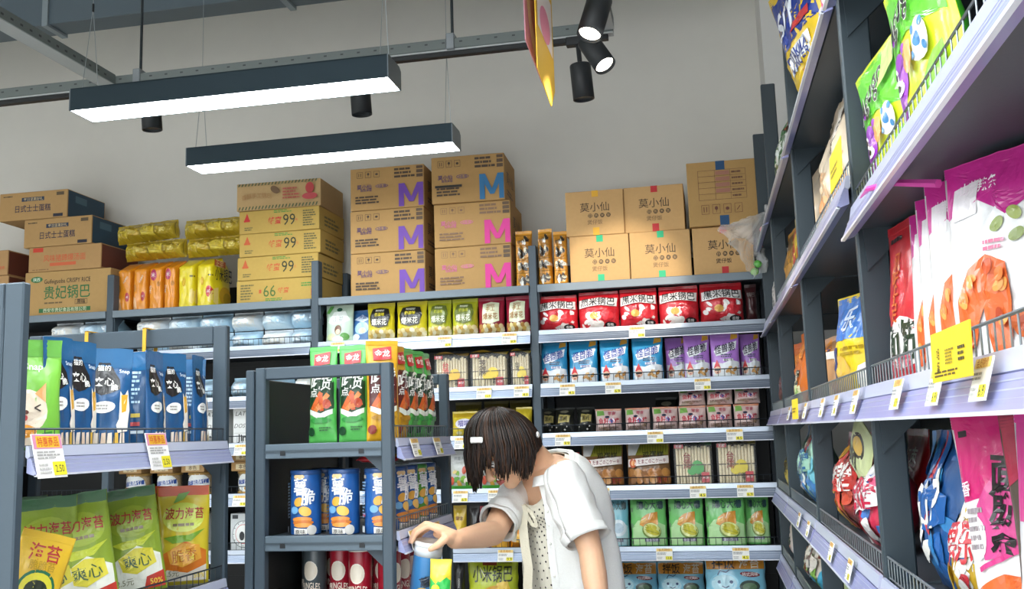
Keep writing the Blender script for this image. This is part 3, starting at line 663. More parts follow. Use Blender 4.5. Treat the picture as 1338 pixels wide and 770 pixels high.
# ---- seaweed rice bags at the bottom
def seaweed_rice(seed):
    A = [('rect', .02, .72, .98, .98, '#d8902a'), ('text', '拌饭', .3, .84, .38, '#1d1712', {'b': .04, 'st': 1.2}), ('text', '海苔', .73, .84, .34, '#e9dcc0', {'b': .05, 'st': 1.2})]
    A += [('ell', .3, .48, .24, .18, '#8fd0e6'), ('ell', .3, .47, .215, .155, '#bfe6f2'), ('ell', .22, .5, .03, .03, '#1d3a6a'), ('ell', .42, .5, .03, .03, '#1d3a6a'), ('line', [(.26, .43), (.32, .40), (.38, .43)], .004, '#1d3a6a'), ('line', [(.2, .62), (.24, .70), (.34, .67), (.4, .71)], .004, '#1d3a6a')]
    A += [('ell', .74, .63, .17, .045, '#7d1f2c', -.1), ('text', '韩式风味', .74, .63, .27, '#f2e6e2'), ('ell', .72, .42, .17, .11, '#3c4a42'), ('ell', .72, .41, .12, .075, '#5f7a5c'), ('lines', .1, .1, .9, .26, 3, '#2f6f8a')]
    return bag('seaweed_bag', .245, .235, .07, '#7fc0d8', A, kind='pouch', seed=seed, seal=.05, wr=.004, waist=.01)
sw = seaweed_rice(2)
for i, (a, b, dy, sc) in enumerate([(794, 860, .10, .84), (858, 922, .10, .84), (921, 1004, 0, 1.05)]):
    o = sw if i == 0 else clone(sw)
    on_back(o, a, b, 7, ['rice seaweed bag at the shelf bottom next to the woman, set back in shade', 'middle rice seaweed bag, set back in shade', 'rice seaweed bag with the bright orange top standing in front'][i], 'seaweed bag', 'light blue rice seaweed bags', dy=dy, lean=-.03, rz=[.03, -.02, .03][i], sz=sc * .91)

# ---- middle bay, second shelf: popcorn
def popcorn(base, panel, word, wcol, seed, pcol='#e8cf86', big=False):
    A = [('ell', .12 + .155 * (k % 6) + .05 * (k // 6 % 2), .08 + .075 * (k // 6), .085, .06, [pcol, '#f0dfa6', '#d9b25a', '#f6ecc8'][k % 4], .4 * k) for k in range(18)]
    if big: A += [('poly', [(.18, .32), (.2, .82), (.5, .88), (.82, .84), (.84, .36), (.5, .28)], panel)]
    else: A += [('poly', [(.2, .40), (.12, .62), (.22, .84), (.5, .87), (.8, .84), (.9, .62), (.8, .38), (.5, .33)], panel)]
    A += [('text', word, .5, .48, .56, wcol, {'b': .04, 'st': 1.2}), ('text', '奶油味' if not big else '手工', .5, .68, .36, base if not big else wcol, {'b': .03, 'st': 1.1}), ('lines', .34, .76, .66, .82, 2, wcol)]
    return bag('popcorn_bag', .148, .186, .07, base, A, seed=seed, wr=.004, seal=.08)
o1 = popcorn('#d9c928', '#26241f', '爆米花', '#f2eede', 2)
for i, (a, b) in enumerate([(476, 513), (514, 556)]):
    o = o1 if i == 0 else clone(o1)
    on_back(o, a, b, 2, ['yellow popcorn bag with a black panel beside the blue pouch', 'yellow popcorn bag with a black panel beside the olive bags'][i], 'popcorn bag', 'yellow popcorn bags', rz=[.04, -.03][i], lean=-.05, sz=.97)
o1 = popcorn('#b7b92c', '#66702e', '爆米花', '#eef0d2', 5)
for i, (a, b) in enumerate([(555, 588), (587, 623)]):
    o = o1 if i == 0 else clone(o1)
    on_back(o, a, b, 2, ['olive green popcorn bag beside the yellow one', 'olive green popcorn bag beside the dark red one'][i], 'popcorn bag', 'olive popcorn bags', rz=[.04, -.03][i], lean=-.05, sz=.96)
o1 = popcorn('#9a2238', '#dfe0c0', '爆米花', '#a8763e', 9, '#b88444', True)
for i, (a, b) in enumerate([(622, 658), (658, 692)]):
    o = o1 if i == 0 else clone(o1)
    on_back(o, a, b, 2, ['dark red popcorn bag with a cream panel beside the olive one', 'dark red popcorn bag with a cream panel beside the middle post'][i], 'popcorn bag', 'dark red popcorn bags', rz=[.03, -.05][i], lean=-.05, sz=.95)
A = [('poly', [(.1, .55), (.3, .82), (.72, .84), (.9, .6), (.6, .5), (.3, .48)], '#e8ede8'), ('ell', .5, .88, .1, .05, '#2f5a44'), ('text', '山茶', .5, .62, .4, '#8a958f'), ('ell', .5, .34, .13, .13, '#6a4630'), ('ell', .5, .29, .09, .07, '#e8c3a4'), ('ell', .25, .16, .16, .1, '#c9d7a0'), ('ell', .74, .16, .16, .1, '#5f9a4c'), ('ell', .5, .1, .2, .08, '#dfe2d2'), ('poly', [(.02, .8), (.16, .98), (.3, .98), (.14, .78)], '#5faa4c')]
o = bag('snack_pouch', .135, .192, .06, '#bcd0bc', A, kind='pouch', seed=6); on_back(o, 422, 459, 2, 'pale green pouch with a long-haired figure next to the post by the M cartons', 'snack pouch', None, lean=-.04, rz=.05, sz=.95)
A = [('ell', .55, .42, .34, .2, '#9cc4de'), ('ell', .6, .34, .17, .09, '#e8c4a8'), ('poly', [(.1, .7), (.5, .86), (.9, .7), (.6, .6)], '#c9d9ee'), ('text', '海盐', .55, .78, .4, '#1f3a7a'), ('ell', .3, .14, .2, .1, '#d9e8f2')]
o = bag('snack_pouch', .11, .155, .05, '#35659a', A, kind='pouch', seed=3); on_back(o, 456, 484, 2, 'small blue pouch between the pale green pouch and yellow popcorn', 'snack pouch', None, dy=.02, lean=-.12, rz=-.1)

# ---- middle bay, behind the woman
A = [('ell', .5, .5, .36, .2, '#e6e2ee'), ('text', '喵喵', .5, .5, .46, '#5a4aa0', {'b': .05}), ('rect', .06, .76, .94, .9, '#c7a52a'), ('ell', .3, .15, .12, .06, '#f0e6b0')]
o = bag('snack_pack', .125, .115, .05, '#dcc33a', A, seed=2); on_back(o, 588, 622, 4, 'yellow snack pack with violet lettering between end rack and woman\'s hair', 'snack pack', None, lean=-.12, rz=.04)
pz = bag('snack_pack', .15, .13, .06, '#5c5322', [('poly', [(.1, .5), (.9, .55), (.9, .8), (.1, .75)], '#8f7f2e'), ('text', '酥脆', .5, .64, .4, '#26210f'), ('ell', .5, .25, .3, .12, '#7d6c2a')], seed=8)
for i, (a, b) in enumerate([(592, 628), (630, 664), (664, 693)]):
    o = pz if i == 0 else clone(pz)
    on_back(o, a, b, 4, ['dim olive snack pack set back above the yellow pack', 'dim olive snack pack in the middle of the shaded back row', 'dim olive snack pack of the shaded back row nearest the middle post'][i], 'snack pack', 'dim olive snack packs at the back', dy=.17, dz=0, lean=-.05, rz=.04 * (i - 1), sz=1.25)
o = bag('snack_pack', .06, .125, .05, '#c9b22f', [('text', '脆', .5, .5, .5, '#5a4a14')], seed=3); on_back(o, 672, 694, 4, 'yellow snack pack in front, against the middle post above the hair', 'snack pack', None, lean=-.1)
def noodle_pack(base, seed):
    A = [('poly', [(.04, .62), (.5, .72), (.96, .62), (.96, .96), (.04, .96)], '#d9dad8'), ('text', '拌面 FUDEO', .5, .8, .62, '#8a8f90', {'b': .02})] + blobs(14, ['#d9a24a', '#7fae3e', '#c9533a', '#e8cf86', '#5d9a3a', '#e9e2d0'], seed, .1, .1, .9, .55, .06, .12) + [('rect', .03, .02, .97, .1, '#4fae3a')]
    return bag('noodle_pack', .165, .172, .05, base, A, seed=seed, wr=.003)
o1 = noodle_pack('#c7c9c4', 4); on_back(o1, 583, 625, 5, 'grey topped noodle pack next to the end rack post', 'noodle pack', 'grey topped noodle packs', lean=-.06)
o = clone(o1); on_back(o, 626, 668, 5, 'grey topped noodle pack under the woman\'s fringe', 'noodle pack', 'grey topped noodle packs', lean=-.06, rz=-.04)
for a, b, base, art, lab, h in [
    (590, 608, '#d9b52c', [('ell', .5, .22, .28, .06, '#f0e8d0'), ('text', '黄金', .5, .7, .6, '#8a4a1a')], 'golden yellow pouch beside the end rack post above the forearm', .185),
    (611, 626, '#1d1a1a', [('text', 'YOGOOO', .5, .45, .5, '#e8e4e0', {'r': PI / 2}), ('rect', .05, .8, .95, .96, '#3a3634')], 'black pouch lettered upward, behind the forearm', .19),
    (625, 640, '#c23a4a', [('text', '草莓', .5, .5, .6, '#f2dada', {'r': .2}), ('ell', .5, .15, .3, .06, '#e05a4a')], 'narrow red pouch between black and yellow pouches', .18),
    (639, 664, '#dca32c', [('ell', .5, .5, .3, .18, '#f0d27a'), ('text', '鸡', .6, .78, .4, '#1f1a14', {'b': .05}), ('ell', .4, .88, .14, .06, '#f4f0e6')], 'yellow pouch with a black word near the woman\'s sleeve', .185)]:
    o = bag('snack_pouch', wpx(a, b, .957) * .96, h, .05, base, art, kind='pouch', seed=int(a)); on_back(o, a, b, 6, lab, 'snack pouch', None, lean=-.05)
o = bag('snack_pouch', .12, .10, .05, '#e08a1f', [('ell', .5, .4, .3, .2, '#f0b84a')], seed=5); on_back(o, 664, 694, 6, 'orange pouch low on the shelf behind the woman\'s elbow', 'snack pouch', None, lean=-.05)
o = bag('snack_pouch', .05, .22, .05, '#171516', [('text', 'YOGOO', .5, .5, .8, '#e8e6e2', {'r': PI / 2})], seed=5, kind='pouch'); on_back(o, 592, 606, 7, 'black pouch lettered upward at the bottom beside the lime bag', 'snack pouch', None, lean=-.03)
A = [('rect', .3, .84, .58, .93, '#8a3a1f'), ('text', 'YOGOOOA', .74, .885, .28, '#3a3a1a'), ('text', '小米锅巴', .5, .68, .8, '#20240f', {'b': .03, 'st': 1.6}), ('ell', .6, .28, .3, .18, '#d9a32c'), ('poly', [(.5, .2), (.9, .3), (.8, .56), (.6, .5)], '#e8c34a'), ('line', [(.25, .8), (.36, .62)], .004, '#f0f0c0')]
o = bag('cracker_bag', .235, .225, .08, '#b9c52a', A, kind='pouch', seed=7, wr=.006); on_back(o, 607, 677, 7, 'lime green millet cracker bag at the bottom between rack and woman', 'cracker bag', None, lean=-.03, sz=.96)

# ================================================================== CARTONS ON TOP
def icons(x, y, c, n=3, s=.055):
    A = []
    for k in range(n):
        u = x + k * s * 2.1
        A += [('line', [(u - s * .7, y - .07), (u + s * .7, y - .07), (u + s * .7, y + .07), (u - s * .7, y + .07), (u - s * .7, y - .07)], .0016, c)]
        A += [[('line', [(u - s * .25, y - .04), (u - s * .25, y + .04)], .003, c), ('line', [(u + s * .25, y - .04), (u + s * .25, y + .04)], .003, c)], [('ell', u, y + .015, s * .3, .03, c), ('line', [(u, y - .05), (u, y)], .002, c)], [('ell', u, y, s * .35, .025, c)], [('line', [(u - s * .3, y - .03), (u + s * .3, y + .03)], .003, c)]][k % 4]
    return A
def m_art(col, faint=False):
    ink = '#4a3a2c' if not faint else '#7d5f48'; nm = '#3f2c6a' if not faint else '#d0669a'
    A = icons(.13, .84, ink) + [('lines', .60, .70, .90, .96, 3, ink), ('rect', .90, .70, .985, .775, '#5a4634'), ('rect', .90, .80, .985, .875, '#5a4634'), ('rect', .90, .90, .985, .965, '#5a4634')]
    A += [('text', '莫小仙', .19, .55, .2, nm, {'b': .02}), ('text', '自热米饭', .22, .47, .15, nm), ('ell', .43, .55, .085, .045, nm), ('ell', .43, .55, .078, .036, '#b08a55'), ('text', '18盒/箱', .43, .55, .12, nm), ('lines', .07, .14, .46, .34, 3, ink)]
    return A + [('poly', [(.66, .03), (.73, .03), (.73, .57), (.66, .57)], col), ('poly', [(.925, .03), (.99, .03), (.99, .57), (.925, .57)], col), ('poly', [(.66, .57), (.74, .57), (.86, .13), (.80, .13)], col), ('poly', [(.99, .57), (.91, .57), (.80, .13), (.86, .13)], col)]
KR = '#b08a55'
def mcarton(col, h, faint, side): return carton(.362, .30, h, KR, m_art(col, faint), side)
sideart = [('text', '莫小仙', .5, .55, .6, '#4a3a2c', {'r': PI / 2 * 0}), ('lines', .2, .15, .8, .3, 2, '#5a4634')]
def stack(o, a, b, z, lab, grp, dy=0, rz=0, dx=0):
    d = max(c[1] for c in o.bound_box); put(o, xat((a + b) / 2, Yb + .056 + dy, z + .1) + dx, Yb + .056 + dy + d, z, rz, lab, 'carton', grp); return o
zt_ = 2.1075; hM = .204
pM = mcarton('#6a3f9e', hM, False, sideart)
for i, lab in enumerate(['purple M carton at the bottom of its stack', 'purple M carton in the middle of its stack', 'purple M carton on top of its stack, crossed by the farther lamp']):
    o = pM if i == 0 else clone(pM); stack(o, 455.5, 557 - i, zt_ + i * (hM + .002), lab, 'purple M cartons', rz=[.01, -.005, .012][i])
pP = mcarton('#d2338c', hM, True, sideart)
for i, lab in enumerate(['magenta M carton at the bottom, beside the orange strip packs', 'magenta M carton in the middle under the blue M carton']):
    o = pP if i == 0 else clone(pP); stack(o, 565, 672 - i * 4, zt_ + i * (hM + .002), lab, 'magenta M cartons', rz=[-.01, .012][i])
o = carton(.345, .30, .222, KR, [x for x in m_art('#2c6f9e')] + [('rect', .05, .33, .42, .38, '#2a2622')], sideart)
stack(o, 563, 657, zt_ + 2 * (hM + .002), 'carton with a blue M on top of the magenta ones', None, dy=-.01, rz=.03)

YK = '#b8994e'
def y_art(num, red, flip=False):
    A = [('poly', [(.06, .52), (.1, .9), (.14, .52)], red), ('rect', .06, .56, .14, .6, red), ('lines', .80, .15, .96, .88, 7, '#5f5a34'), ('lines', .07, .12, .2, .3, 2, '#6d6438')]
    A += [('text', num, .63, .5, .15, '#33401f' if num == '66' else '#2c3320', {'b': 0, 'st': 1.15}), ('text', '蜂蜜', .45, .5, .17, red, {'b': .05, 'st': 1.1, 'sh': .15}), ('text', '元', .72, .47, .03, red), ('lines', .44, .82, .68, .96, 2, '#4f8a3a')]
    return A
hy = .112
def ycarton(num, red): return carton(.415, .31, hy, YK, y_art(num, red), [('lines', .2, .2, .8, .7, 3, '#6d6438')])
y99 = ycarton('99', '#c25a2e'); y66 = carton(.415, .31, hy, YK, [('lines', .05, .15, .22, .85, 6, '#6d6438'), ('text', '66', .41, .5, .15, '#4a6a2e', {'b': 0, 'st': 1.15}), ('rect', .28, .42, .31, .58, '#c25a2e'), ('text', '蜂蜜', .58, .5, .14, '#c25a2e', {'b': .05, 'sh': .15}), ('lines', .36, .06, .6, .2, 2, '#4f8a3a'), ('poly', [(.92, .2), (.97, .2), (.97, .5), (.92, .5)], '#c23a3a'), ('lines', .8, .6, .95, .8, 2, '#4f8a3a')])
o99r = ycarton('99', '#c4302c')
zz = zt_
for o, a, b, lab in [(y66, 307, 417, 'yellow carton numbered 66 at the bottom of its stack'), (y99, 308, 418, 'yellow carton numbered 99 standing directly on the 66 carton'), (clone(y99), 311, 419, 'yellow carton numbered 99, third from the shelf'), (o99r, 311, 419, 'yellow carton numbered 99 with a bold red word, under the striped carton')]:
    stack(o, a, b, zz, lab, 'yellow cartons' if '99' in lab else None, rz=random.uniform(-.02, .02)); zz += hy + .002
A = [('poly', [(.02 + .04 * k, .02), (.035 + .04 * k, .02), (.05 + .04 * k, .14), (.035 + .04 * k, .14)], '#4a5a3a') for k in range(24)] + [('poly', [(.02 + .04 * k, .88), (.035 + .04 * k, .88), (.05 + .04 * k, .98), (.035 + .04 * k, .98)], '#4a5a3a') for k in range(24)]
A += [('text', '香酥手工锅巴', .25, .45, .36, '#a98050', {'b': .04, 'arc': .06}), ('ell', .47, .68, .06, .12, '#6d5236', -.6), ('lines', .56, .3, .78, .75, 4, '#b05a4a'), ('ell', .88, .66, .05, .2, '#b03a3a'), ('ell', .88, .36, .09, .12, '#b8484a')]
o = carton(.43, .31, .135, '#b8996a', A); stack(o, 305, 421, zz, 'tan carton with striped green edges on top of the yellow stack', None, rz=.02)

# far left cartons
A = [('ell', .14, .83, .07, .07, '#2f6a3c'), ('text', '陕西', .14, .83, .08, '#d9e6d0'), ('text', 'Guifeiguoba CRISPY RICE', .5, .76, .54, '#3a3226', {'st': 1.3}), ('text', '贵妃锅巴', .5, .52, .54, '#2f6a3c', {'b': .03, 'st': 1.1}), ('lines', .24, .26, .5, .32, 1, '#6d5a3a'), ('line', [(.6, .24), (.74, .24), (.74, .34), (.6, .34), (.6, .24)], .002, '#3a3226'), ('text', '原味', .67, .29, .1, '#3a3226'), ('rect', .18, .08, .78, .17, '#2f6a3c'), ('text', '西安市贵妃食品有限公司', .48, .125, .5, '#d9dcb8')]
o = carton(wpx(31, 143, 2.105), .32, .226, '#b08d58', A); stack(o, 31, 143, zt_, 'tan carton with green lettering at the bottom, over the cat pouches', None, rz=.01)
A = [('rect', .06, .80, .2, .97, '#c8402c'), ('text', '风味猪蹄爆汤面', .5, .52, .58, '#c8603a', {'b': .02, 'st': 1.1}), ('rect', .3, .2, .66, .33, '#c8603a'), ('lines', .06, .04, .4, .12, 1, '#8a6a40')]
o = carton(wpx(37, 133, 2.3), .32, .126, '#ad8858', A, [('rect', .02, .05, .98, .95, '#6a3526')]); stack(o, 37, 133, zt_ + .228, 'tan carton with orange lettering and a brown end', None, rz=-.01)
NA = [('rect', .33, .66, .66, .80, '#24324a'), ('text', '每日坚果好礼', .5, .73, .28, '#c9b48a'), ('text', '日式士士蛋糕', .5, .40, .52, '#2f2c44', {'b': .03, 'st': 1.15}), ('lines', .06, .84, .26, .9, 1, '#3a3226'), ('rect', .84, .80, .95, .92, '#5a4a34'), ('rect', .80, .04, .94, .15, '#20202e')]
nsa = [('rect', .02, .03, .98, .97, '#27455a'), ('rect', .2, .6, .5, .85, '#4a6a7c')]
o1 = carton(wpx(31, 121, 2.45), .32, .145, '#b08c5a', NA, nsa); stack(o1, 31, 121, zt_ + .356, 'tan carton with a navy blue end, below its twin', 'cartons with navy ends', rz=-.015)
o = clone(o1); stack(o, -2, 88, zt_ + .503, 'tan carton with a navy blue end on top of the pile', 'cartons with navy ends', rz=.015)
for i, (b, z, h) in enumerate([(21, zt_, .10), (11, zt_ + .102, .12), (11, zt_ + .224, .13)]):
    o = carton(wpx(-70, 11, 2.1), .32, h, '#b08a5c', [('lines', .1, .2, .8, .7, 3, '#b8603a'), ('text', '香辣猪蹄', .85, .3, .2, '#c8603a')], [('rect', .02, .05, .98, .95, '#6a3526')])
    stack(o, b - 81, b, z, ['low carton end at the picture\'s left edge, on the shelf board', 'carton with a brown end at the left edge, middle of three', 'carton with a brown end at the left edge, highest of three'][i], 'cartons cut off by the left edge')

# pale rice cartons at the corner
KP = '#c9a06a'
def pale_art(w='#4a3824'): return [('text', '莫小仙', .5, .63, .5, w, {'b': .01, 'st': 1.0})] + [('ell', .42 + .105 * k, .435, .038, .05, w) for k in range(4)] + [('text', '自热米饭'[k], .42 + .105 * k, .435, .052, KP) for k in range(4)] + [('text', '煲仔饭', .5, .29, .26, '#8a6c48' if w != '#2f2418' else w)]
def pale(w, h, t, ink='#4a3824', d=.3): return carton(w, d, h, KP, pale_art(ink), [('lines', .2, .2, .8, .6, 3, '#6d5a3a')], [(t, .46, .57, 0, .17), (t, .46, .57, .86, 1)])
w0 = wpx(744, 822, 2.105); zp = zt_
c1 = pale(w0, .214, '#27b07a'); stack(c1, 744, 822, zp, 'pale rice carton with green tape beside the orange strip packs', 'pale rice cartons, lower row', rz=.01)
c2 = clone(c1); stack(c2, 823.5, 903, zp, 'pale rice carton with green tape in the middle of the lower row', 'pale rice cartons, lower row', rz=-.005)
c3 = pale(wpx(905, 985, 2.105), .214, '#c02a2e', '#2f2418'); stack(c3, 905.5, 985, zp, 'pale rice carton with red tape half behind the clear plastic bag', 'pale rice cartons, lower row')
c4 = pale(w0 * .985, .205, '#e0a92c'); stack(c4, 738, 815, zp + .2155, 'pale rice carton with yellow tape on the upper row', 'pale rice cartons, upper row', rz=.012)
c5 = pale(w0 * 1.0, .208, '#c02a2e'); stack(c5, 816, 894, zp + .2155, 'pale rice carton with red tape on the upper row', 'pale rice cartons, upper row', rz=-.012, dy=.01)
A = [('line', [(.16, .4), (.84, .4), (.84, .86), (.16, .86), (.16, .4)], .0016, '#6d4a34'), ('line', [(.4, .4), (.4, .86)], .0014, '#6d4a34'), ('line', [(.62, .4), (.62, .86)], .0014, '#6d4a34')] + [('line', [(.16, .4 + .092 * k), (.84, .4 + .092 * k)], .0014, '#6d4a34') for k in range(1, 5)]
A += [('rect', .41, .505 + .092 * k, .61, .565 + .092 * k, '#a5705c') for k in range(4)] + [('lines', .64, .42 + .092 * k, .82, .47 + .092 * k, 1, '#6d4a34') for k in range(5)] + icons(.24, .25, '#6d3f30', 4, .075)
o = carton(wpx(900, 992, 2.35, YF), .30, .288, '#b48f58', A, (), [('#1f4a72', .44, .57, 0, .15), ('#1f4a72', .42, .55, .86, 1)])
stack(o, 900, 990, zp + .2165, 'large tan carton with blue tape and a printed table in the corner', None, dy=-.02, rz=.0)

# orange strip packs between the stacks
def strip_pack(seed):
    h = .262; w = .074
    A = []
    for k in range(4):
        v = .13 + .22 * k; A += [('poly', [(.12, v - .07), (.86, v - .08), (.9, v + .06), (.15, v + .08)], '#b5791f')] + blobs(6, ['#f0ece0', '#2a2014', '#e6dcc0', '#3a2a14'], seed + k, .2, v - .05, .8, v + .05, .06, .12)
        A += [('text', '沙琪玛', .5, v, .7, '#2a1c10', {'b': .05, 'r': .2}), ('line', [(.05, v + .11), (.95, v + .11)], .003, '#8a5a14')]
    o = bag('strip_pack', w, h, .07, '#cf8f24', A, seed=seed, wr=.005, kind='block', seal=.06); return o
s0 = strip_pack(3)
for i, (a, b) in enumerate([(672, 695), (702, 721), (722, 741)]):
    o = s0 if i == 0 else clone(s0); on_back(o, a, b, 'top', ['orange strip pack in front of the magenta M cartons', 'orange strip pack just past the middle post', 'orange strip pack touching the pale rice cartons'][i], 'strip pack', 'orange strip packs on the top board', rz=[.06, -.05, .04][i], lean=-.03, sz=[1.02, 1, .94][i], dy=.035 if i == 0 else .0)

# orange and yellow cracker bags on the top board of the left bay
hb_ = .255
def oblock(base, art, w, side=None, seed=0):
    o = bag('cracker_bag', w, hb_, .20, base, art, kind='block', seed=seed, seal=.0, wr=.004, waist=.0); o['half_depth'] = .10
    if side: dress(o, Flat(.19, hb_, (w / 2 + .004, -.095, 0), (0, 1, 0), (1, 0, 0)), side, 'film', 'side_print')
    return o
OA = [('ell', .2, .45, .1, .07, '#b8741a'), ('text', '小米锅巴', .62, .62, .5, '#f2ead8', {'r': 1.0, 'b': .04}), ('ell', .74, .28, .13, .09, '#b02a34'), ('text', '米', .74, .28, .16, '#f2dcd8'), ('poly', [(.05, .03), (.4, .03), (.3, .25), (.05, .3)], '#e6b07a')]
OB = [('ell', .4, .68, .22, .11, '#b02a5a'), ('text', '米', .4, .68, .3, '#f2dcd8'), ('text', '锅巴', .15, .4, .5, '#f0e6d0', {'r': 1.3}), ('ell', .75, .5, .12, .05, '#b8741a')]
wo = wpx(151, 171, 2.105) * .97
for i, (a, b, art) in enumerate([(151, 171, OA), (171, 191.5, OA), (192, 211.5, OB), (212, 229, OB)]):
    o = oblock('#dd8a1c', art, wo, seed=i + 2); on_back(o, a, b, 'top', f'{ORD[i]} orange cracker bag counted from the post by the tan cartons', 'cracker bag', 'orange cracker bags on the top board', lean=0, rz=.0, dy=.03)
YA = [('ell', .42, .5, .1, .08, '#c99a1a'), ('ell', .42, .5, .07, .06, '#e0b93a'), ('rect', .75, .6, .95, .63, '#5a4a14'), ('poly', [(.75, .12), (.98, .05), (.98, .4), (.8, .35)], '#e8cf7a')]
YS = [('rect', .04, .80, .62, .92, '#b5541f'), ('text', '正宗', .3, .86, .4, '#e8d49a'), ('text', '小米锅巴', .52, .66, .9, '#191710', {'b': .04, 'st': 1.7}), ('ell', .6, .25, .3, .18, '#c99f2a'), ('ell', .7, .2, .2, .12, '#a98a24')]
for i, (a, b) in enumerate([(230, 253), (254, 277)]):
    o = oblock('#dcc81e', YA + ([('ell', .8, .3, .16, .11, '#c02a30'), ('text', '米', .8, .3, .2, '#f2dcd8')] if i else []), wpx(a, b, 2.105) * .97, YS if i else None, seed=i + 9)
    on_back(o, a, b, 'top', ['yellow cracker bag next to the orange ones', 'yellow cracker bag whose side reads in black beside the 66 carton'][i], 'cracker bag', 'yellow cracker bags on the top board', lean=0, dy=.03)
def gold_pack(seed):
    A = []
    for k in range(4):
        u = .14 + .24 * k; A += [('poly', [(u - .1, .2), (u + .09, .18), (u + .1, .8), (u - .09, .82)], ['#c9b23a', '#b89a2c', '#d3bf4a', '#bba235'][k]), ('text', '沙琪玛', u, .62, .15, '#8a7420', {'b': .03}), ('line', [(u + .115, .1), (u + .12, .9)], .003, '#7d6a1e'), ('ell', u - .03, .4, .05, .12, '#d6c46a', .6)]
    o = bag('wafer_multipack', .34, .118, .16, '#ab9226', A, seed=seed, wr=.030, seal=.06, waist=0, nu=44, nv=20); o['half_depth'] = .08; return o
g0 = gold_pack(4)
zg = zt_ + hb_ + .004
for a, b, dz, rz, roll, lab in [(150, 231, 0, .02, -.02, 'gold wafer multipack lying directly on the orange bags'), (233, 311, 0, -.03, 0, 'gold wafer multipack lying directly on the yellow bags'), (136, 223, .088, .03, -.06, 'gold wafer multipack on top, nearer the tan cartons'), (225, 312, .094, -.02, 0, 'gold wafer multipack on top, nearer the yellow carton stack')]:
    o = g0 if dz == 0 and a == 150 else clone(g0); put(o, xat((a + b) / 2, YF, zg + .05), YF + .10, zg + dz, rz, lab, 'multipack', 'gold wafer multipacks', 0, roll); o.scale = (.96, 1, .80)

# ---- white soft packs on the left bays
def soft_pack(base, panel, seed):
    A = [('rect', .12, .15, .88, .8, panel, 'matte'), ('lines', .3, .3, .7, .6, 3, '#b9c7d2')] if panel else [('ell', .4, .5, .2, .3, '#dfe9f0'), ('ell', .7, .5, .18, .3, '#b9d4e6')]
    return bag('soft_pack', .146, .090, .20, base, A, seed=seed, wr=.014, kind='pillow', seal=.05, film='film', waist=.0)
sp = [soft_pack('#b4d6ea', None, 2), soft_pack('#e6ecef', '#eceae2', 5), soft_pack('#cfe4f0', None, 9)]
spx = [(57, 92), (94, 126), (127, 146), (168, 209), (210, 250), (251, 292), (293, 332), (333, 372), (372, 409)]
used = {}
for row in (0, 1):
    for i, (a, b) in enumerate(spx):
        k = (i + row) % 3; o = sp[k] if not used.get(k) else clone(sp[k]); used[k] = 1
        o['half_depth'] = .10
        if i < 3: lab = ['first', 'second', 'third'][i] + (' white soft pack of the lower layer under the green-lettered carton' if row == 0 else ' white soft pack of the upper layer under the green-lettered carton')
        else: lab = f'{ORD[i - 3]} white and blue soft pack past the left post, ' + ('lower layer' if row == 0 else 'upper layer')
        on_back(o, a, b, 2, lab, 'soft pack', 'white soft packs behind the wire guard', lean=0, dz=row * .094, dy=.004, rz=random.uniform(-.02, .02), fit=1.0)
for i, (a, b) in enumerate([(150, 190), (196, 236), (244, 284), (292, 331), (334, 374), (376, 408)]):
    o = clone(sp[(i * 2) % 3 if i % 2 else 0]); on_back(o, a, b, 3, f'{ORD[i]} blue soft pack past the left post on the shelf below the white ones', 'soft pack', 'blue soft packs on the third shelf', lean=0, dy=.004, rz=random.uniform(-.03, .03), sz=1.15)
# white rolls pack, wooden boxes, round tins, dial labels in the left bay (seen past the racks)
A = [('text', 'LATTO', .5, .82, .8, '#5a5a58', {'sh': .3}), ('text', 'DOS', .3, .5, .5, '#6a6a66', {'sh': .3}), ('ell', .78, .5, .16, .13, '#e0a83a'), ('text', 'Jimi', .5, .16, .6, '#2a2a28', {'b': .05}), ('rect', .05, .3, .95, .32, '#c9c9c4')]
o1 = carton(.115, .2, .178, '#dedfdd', A)
for i, (a, b) in enumerate([(150, 182), (186, 218), (222, 254), (258, 296), (302, 334), (340, 372), (376, 408)]):
    o = o1 if i == 0 else clone(o1); put(o, xat((a + b) / 2, YF, 1.5), YF + .11, 1.441, 0, f'{ORD[i]} white paper pack past the left post, printed in grey with an orange fruit', 'paper pack', 'white paper packs on the fourth shelf')
o1 = carton(.12, .2, .044, '#b08a5a', [('rect', .2, .2, .8, .75, '#e0cfa6'), ('text', '本色', .5, .48, .36, '#5a3520')], ())
k = 0
for j in range(2):
    for i, (a, b) in enumerate([(150, 186), (192, 226), (232, 268), (298, 334), (340, 374), (376, 408)]):
        o = o1 if k == 0 else clone(o1); k += 1; put(o, xat((a + b) / 2, YF + .06, 1.3), YF + .17, 1.319 + .0455 * j, 0, f'{ORD[i]} flat brown box past the left post, ' + ('resting on the tins' if j == 0 else 'top of its pair'), 'box', 'flat brown boxes over the round tins')
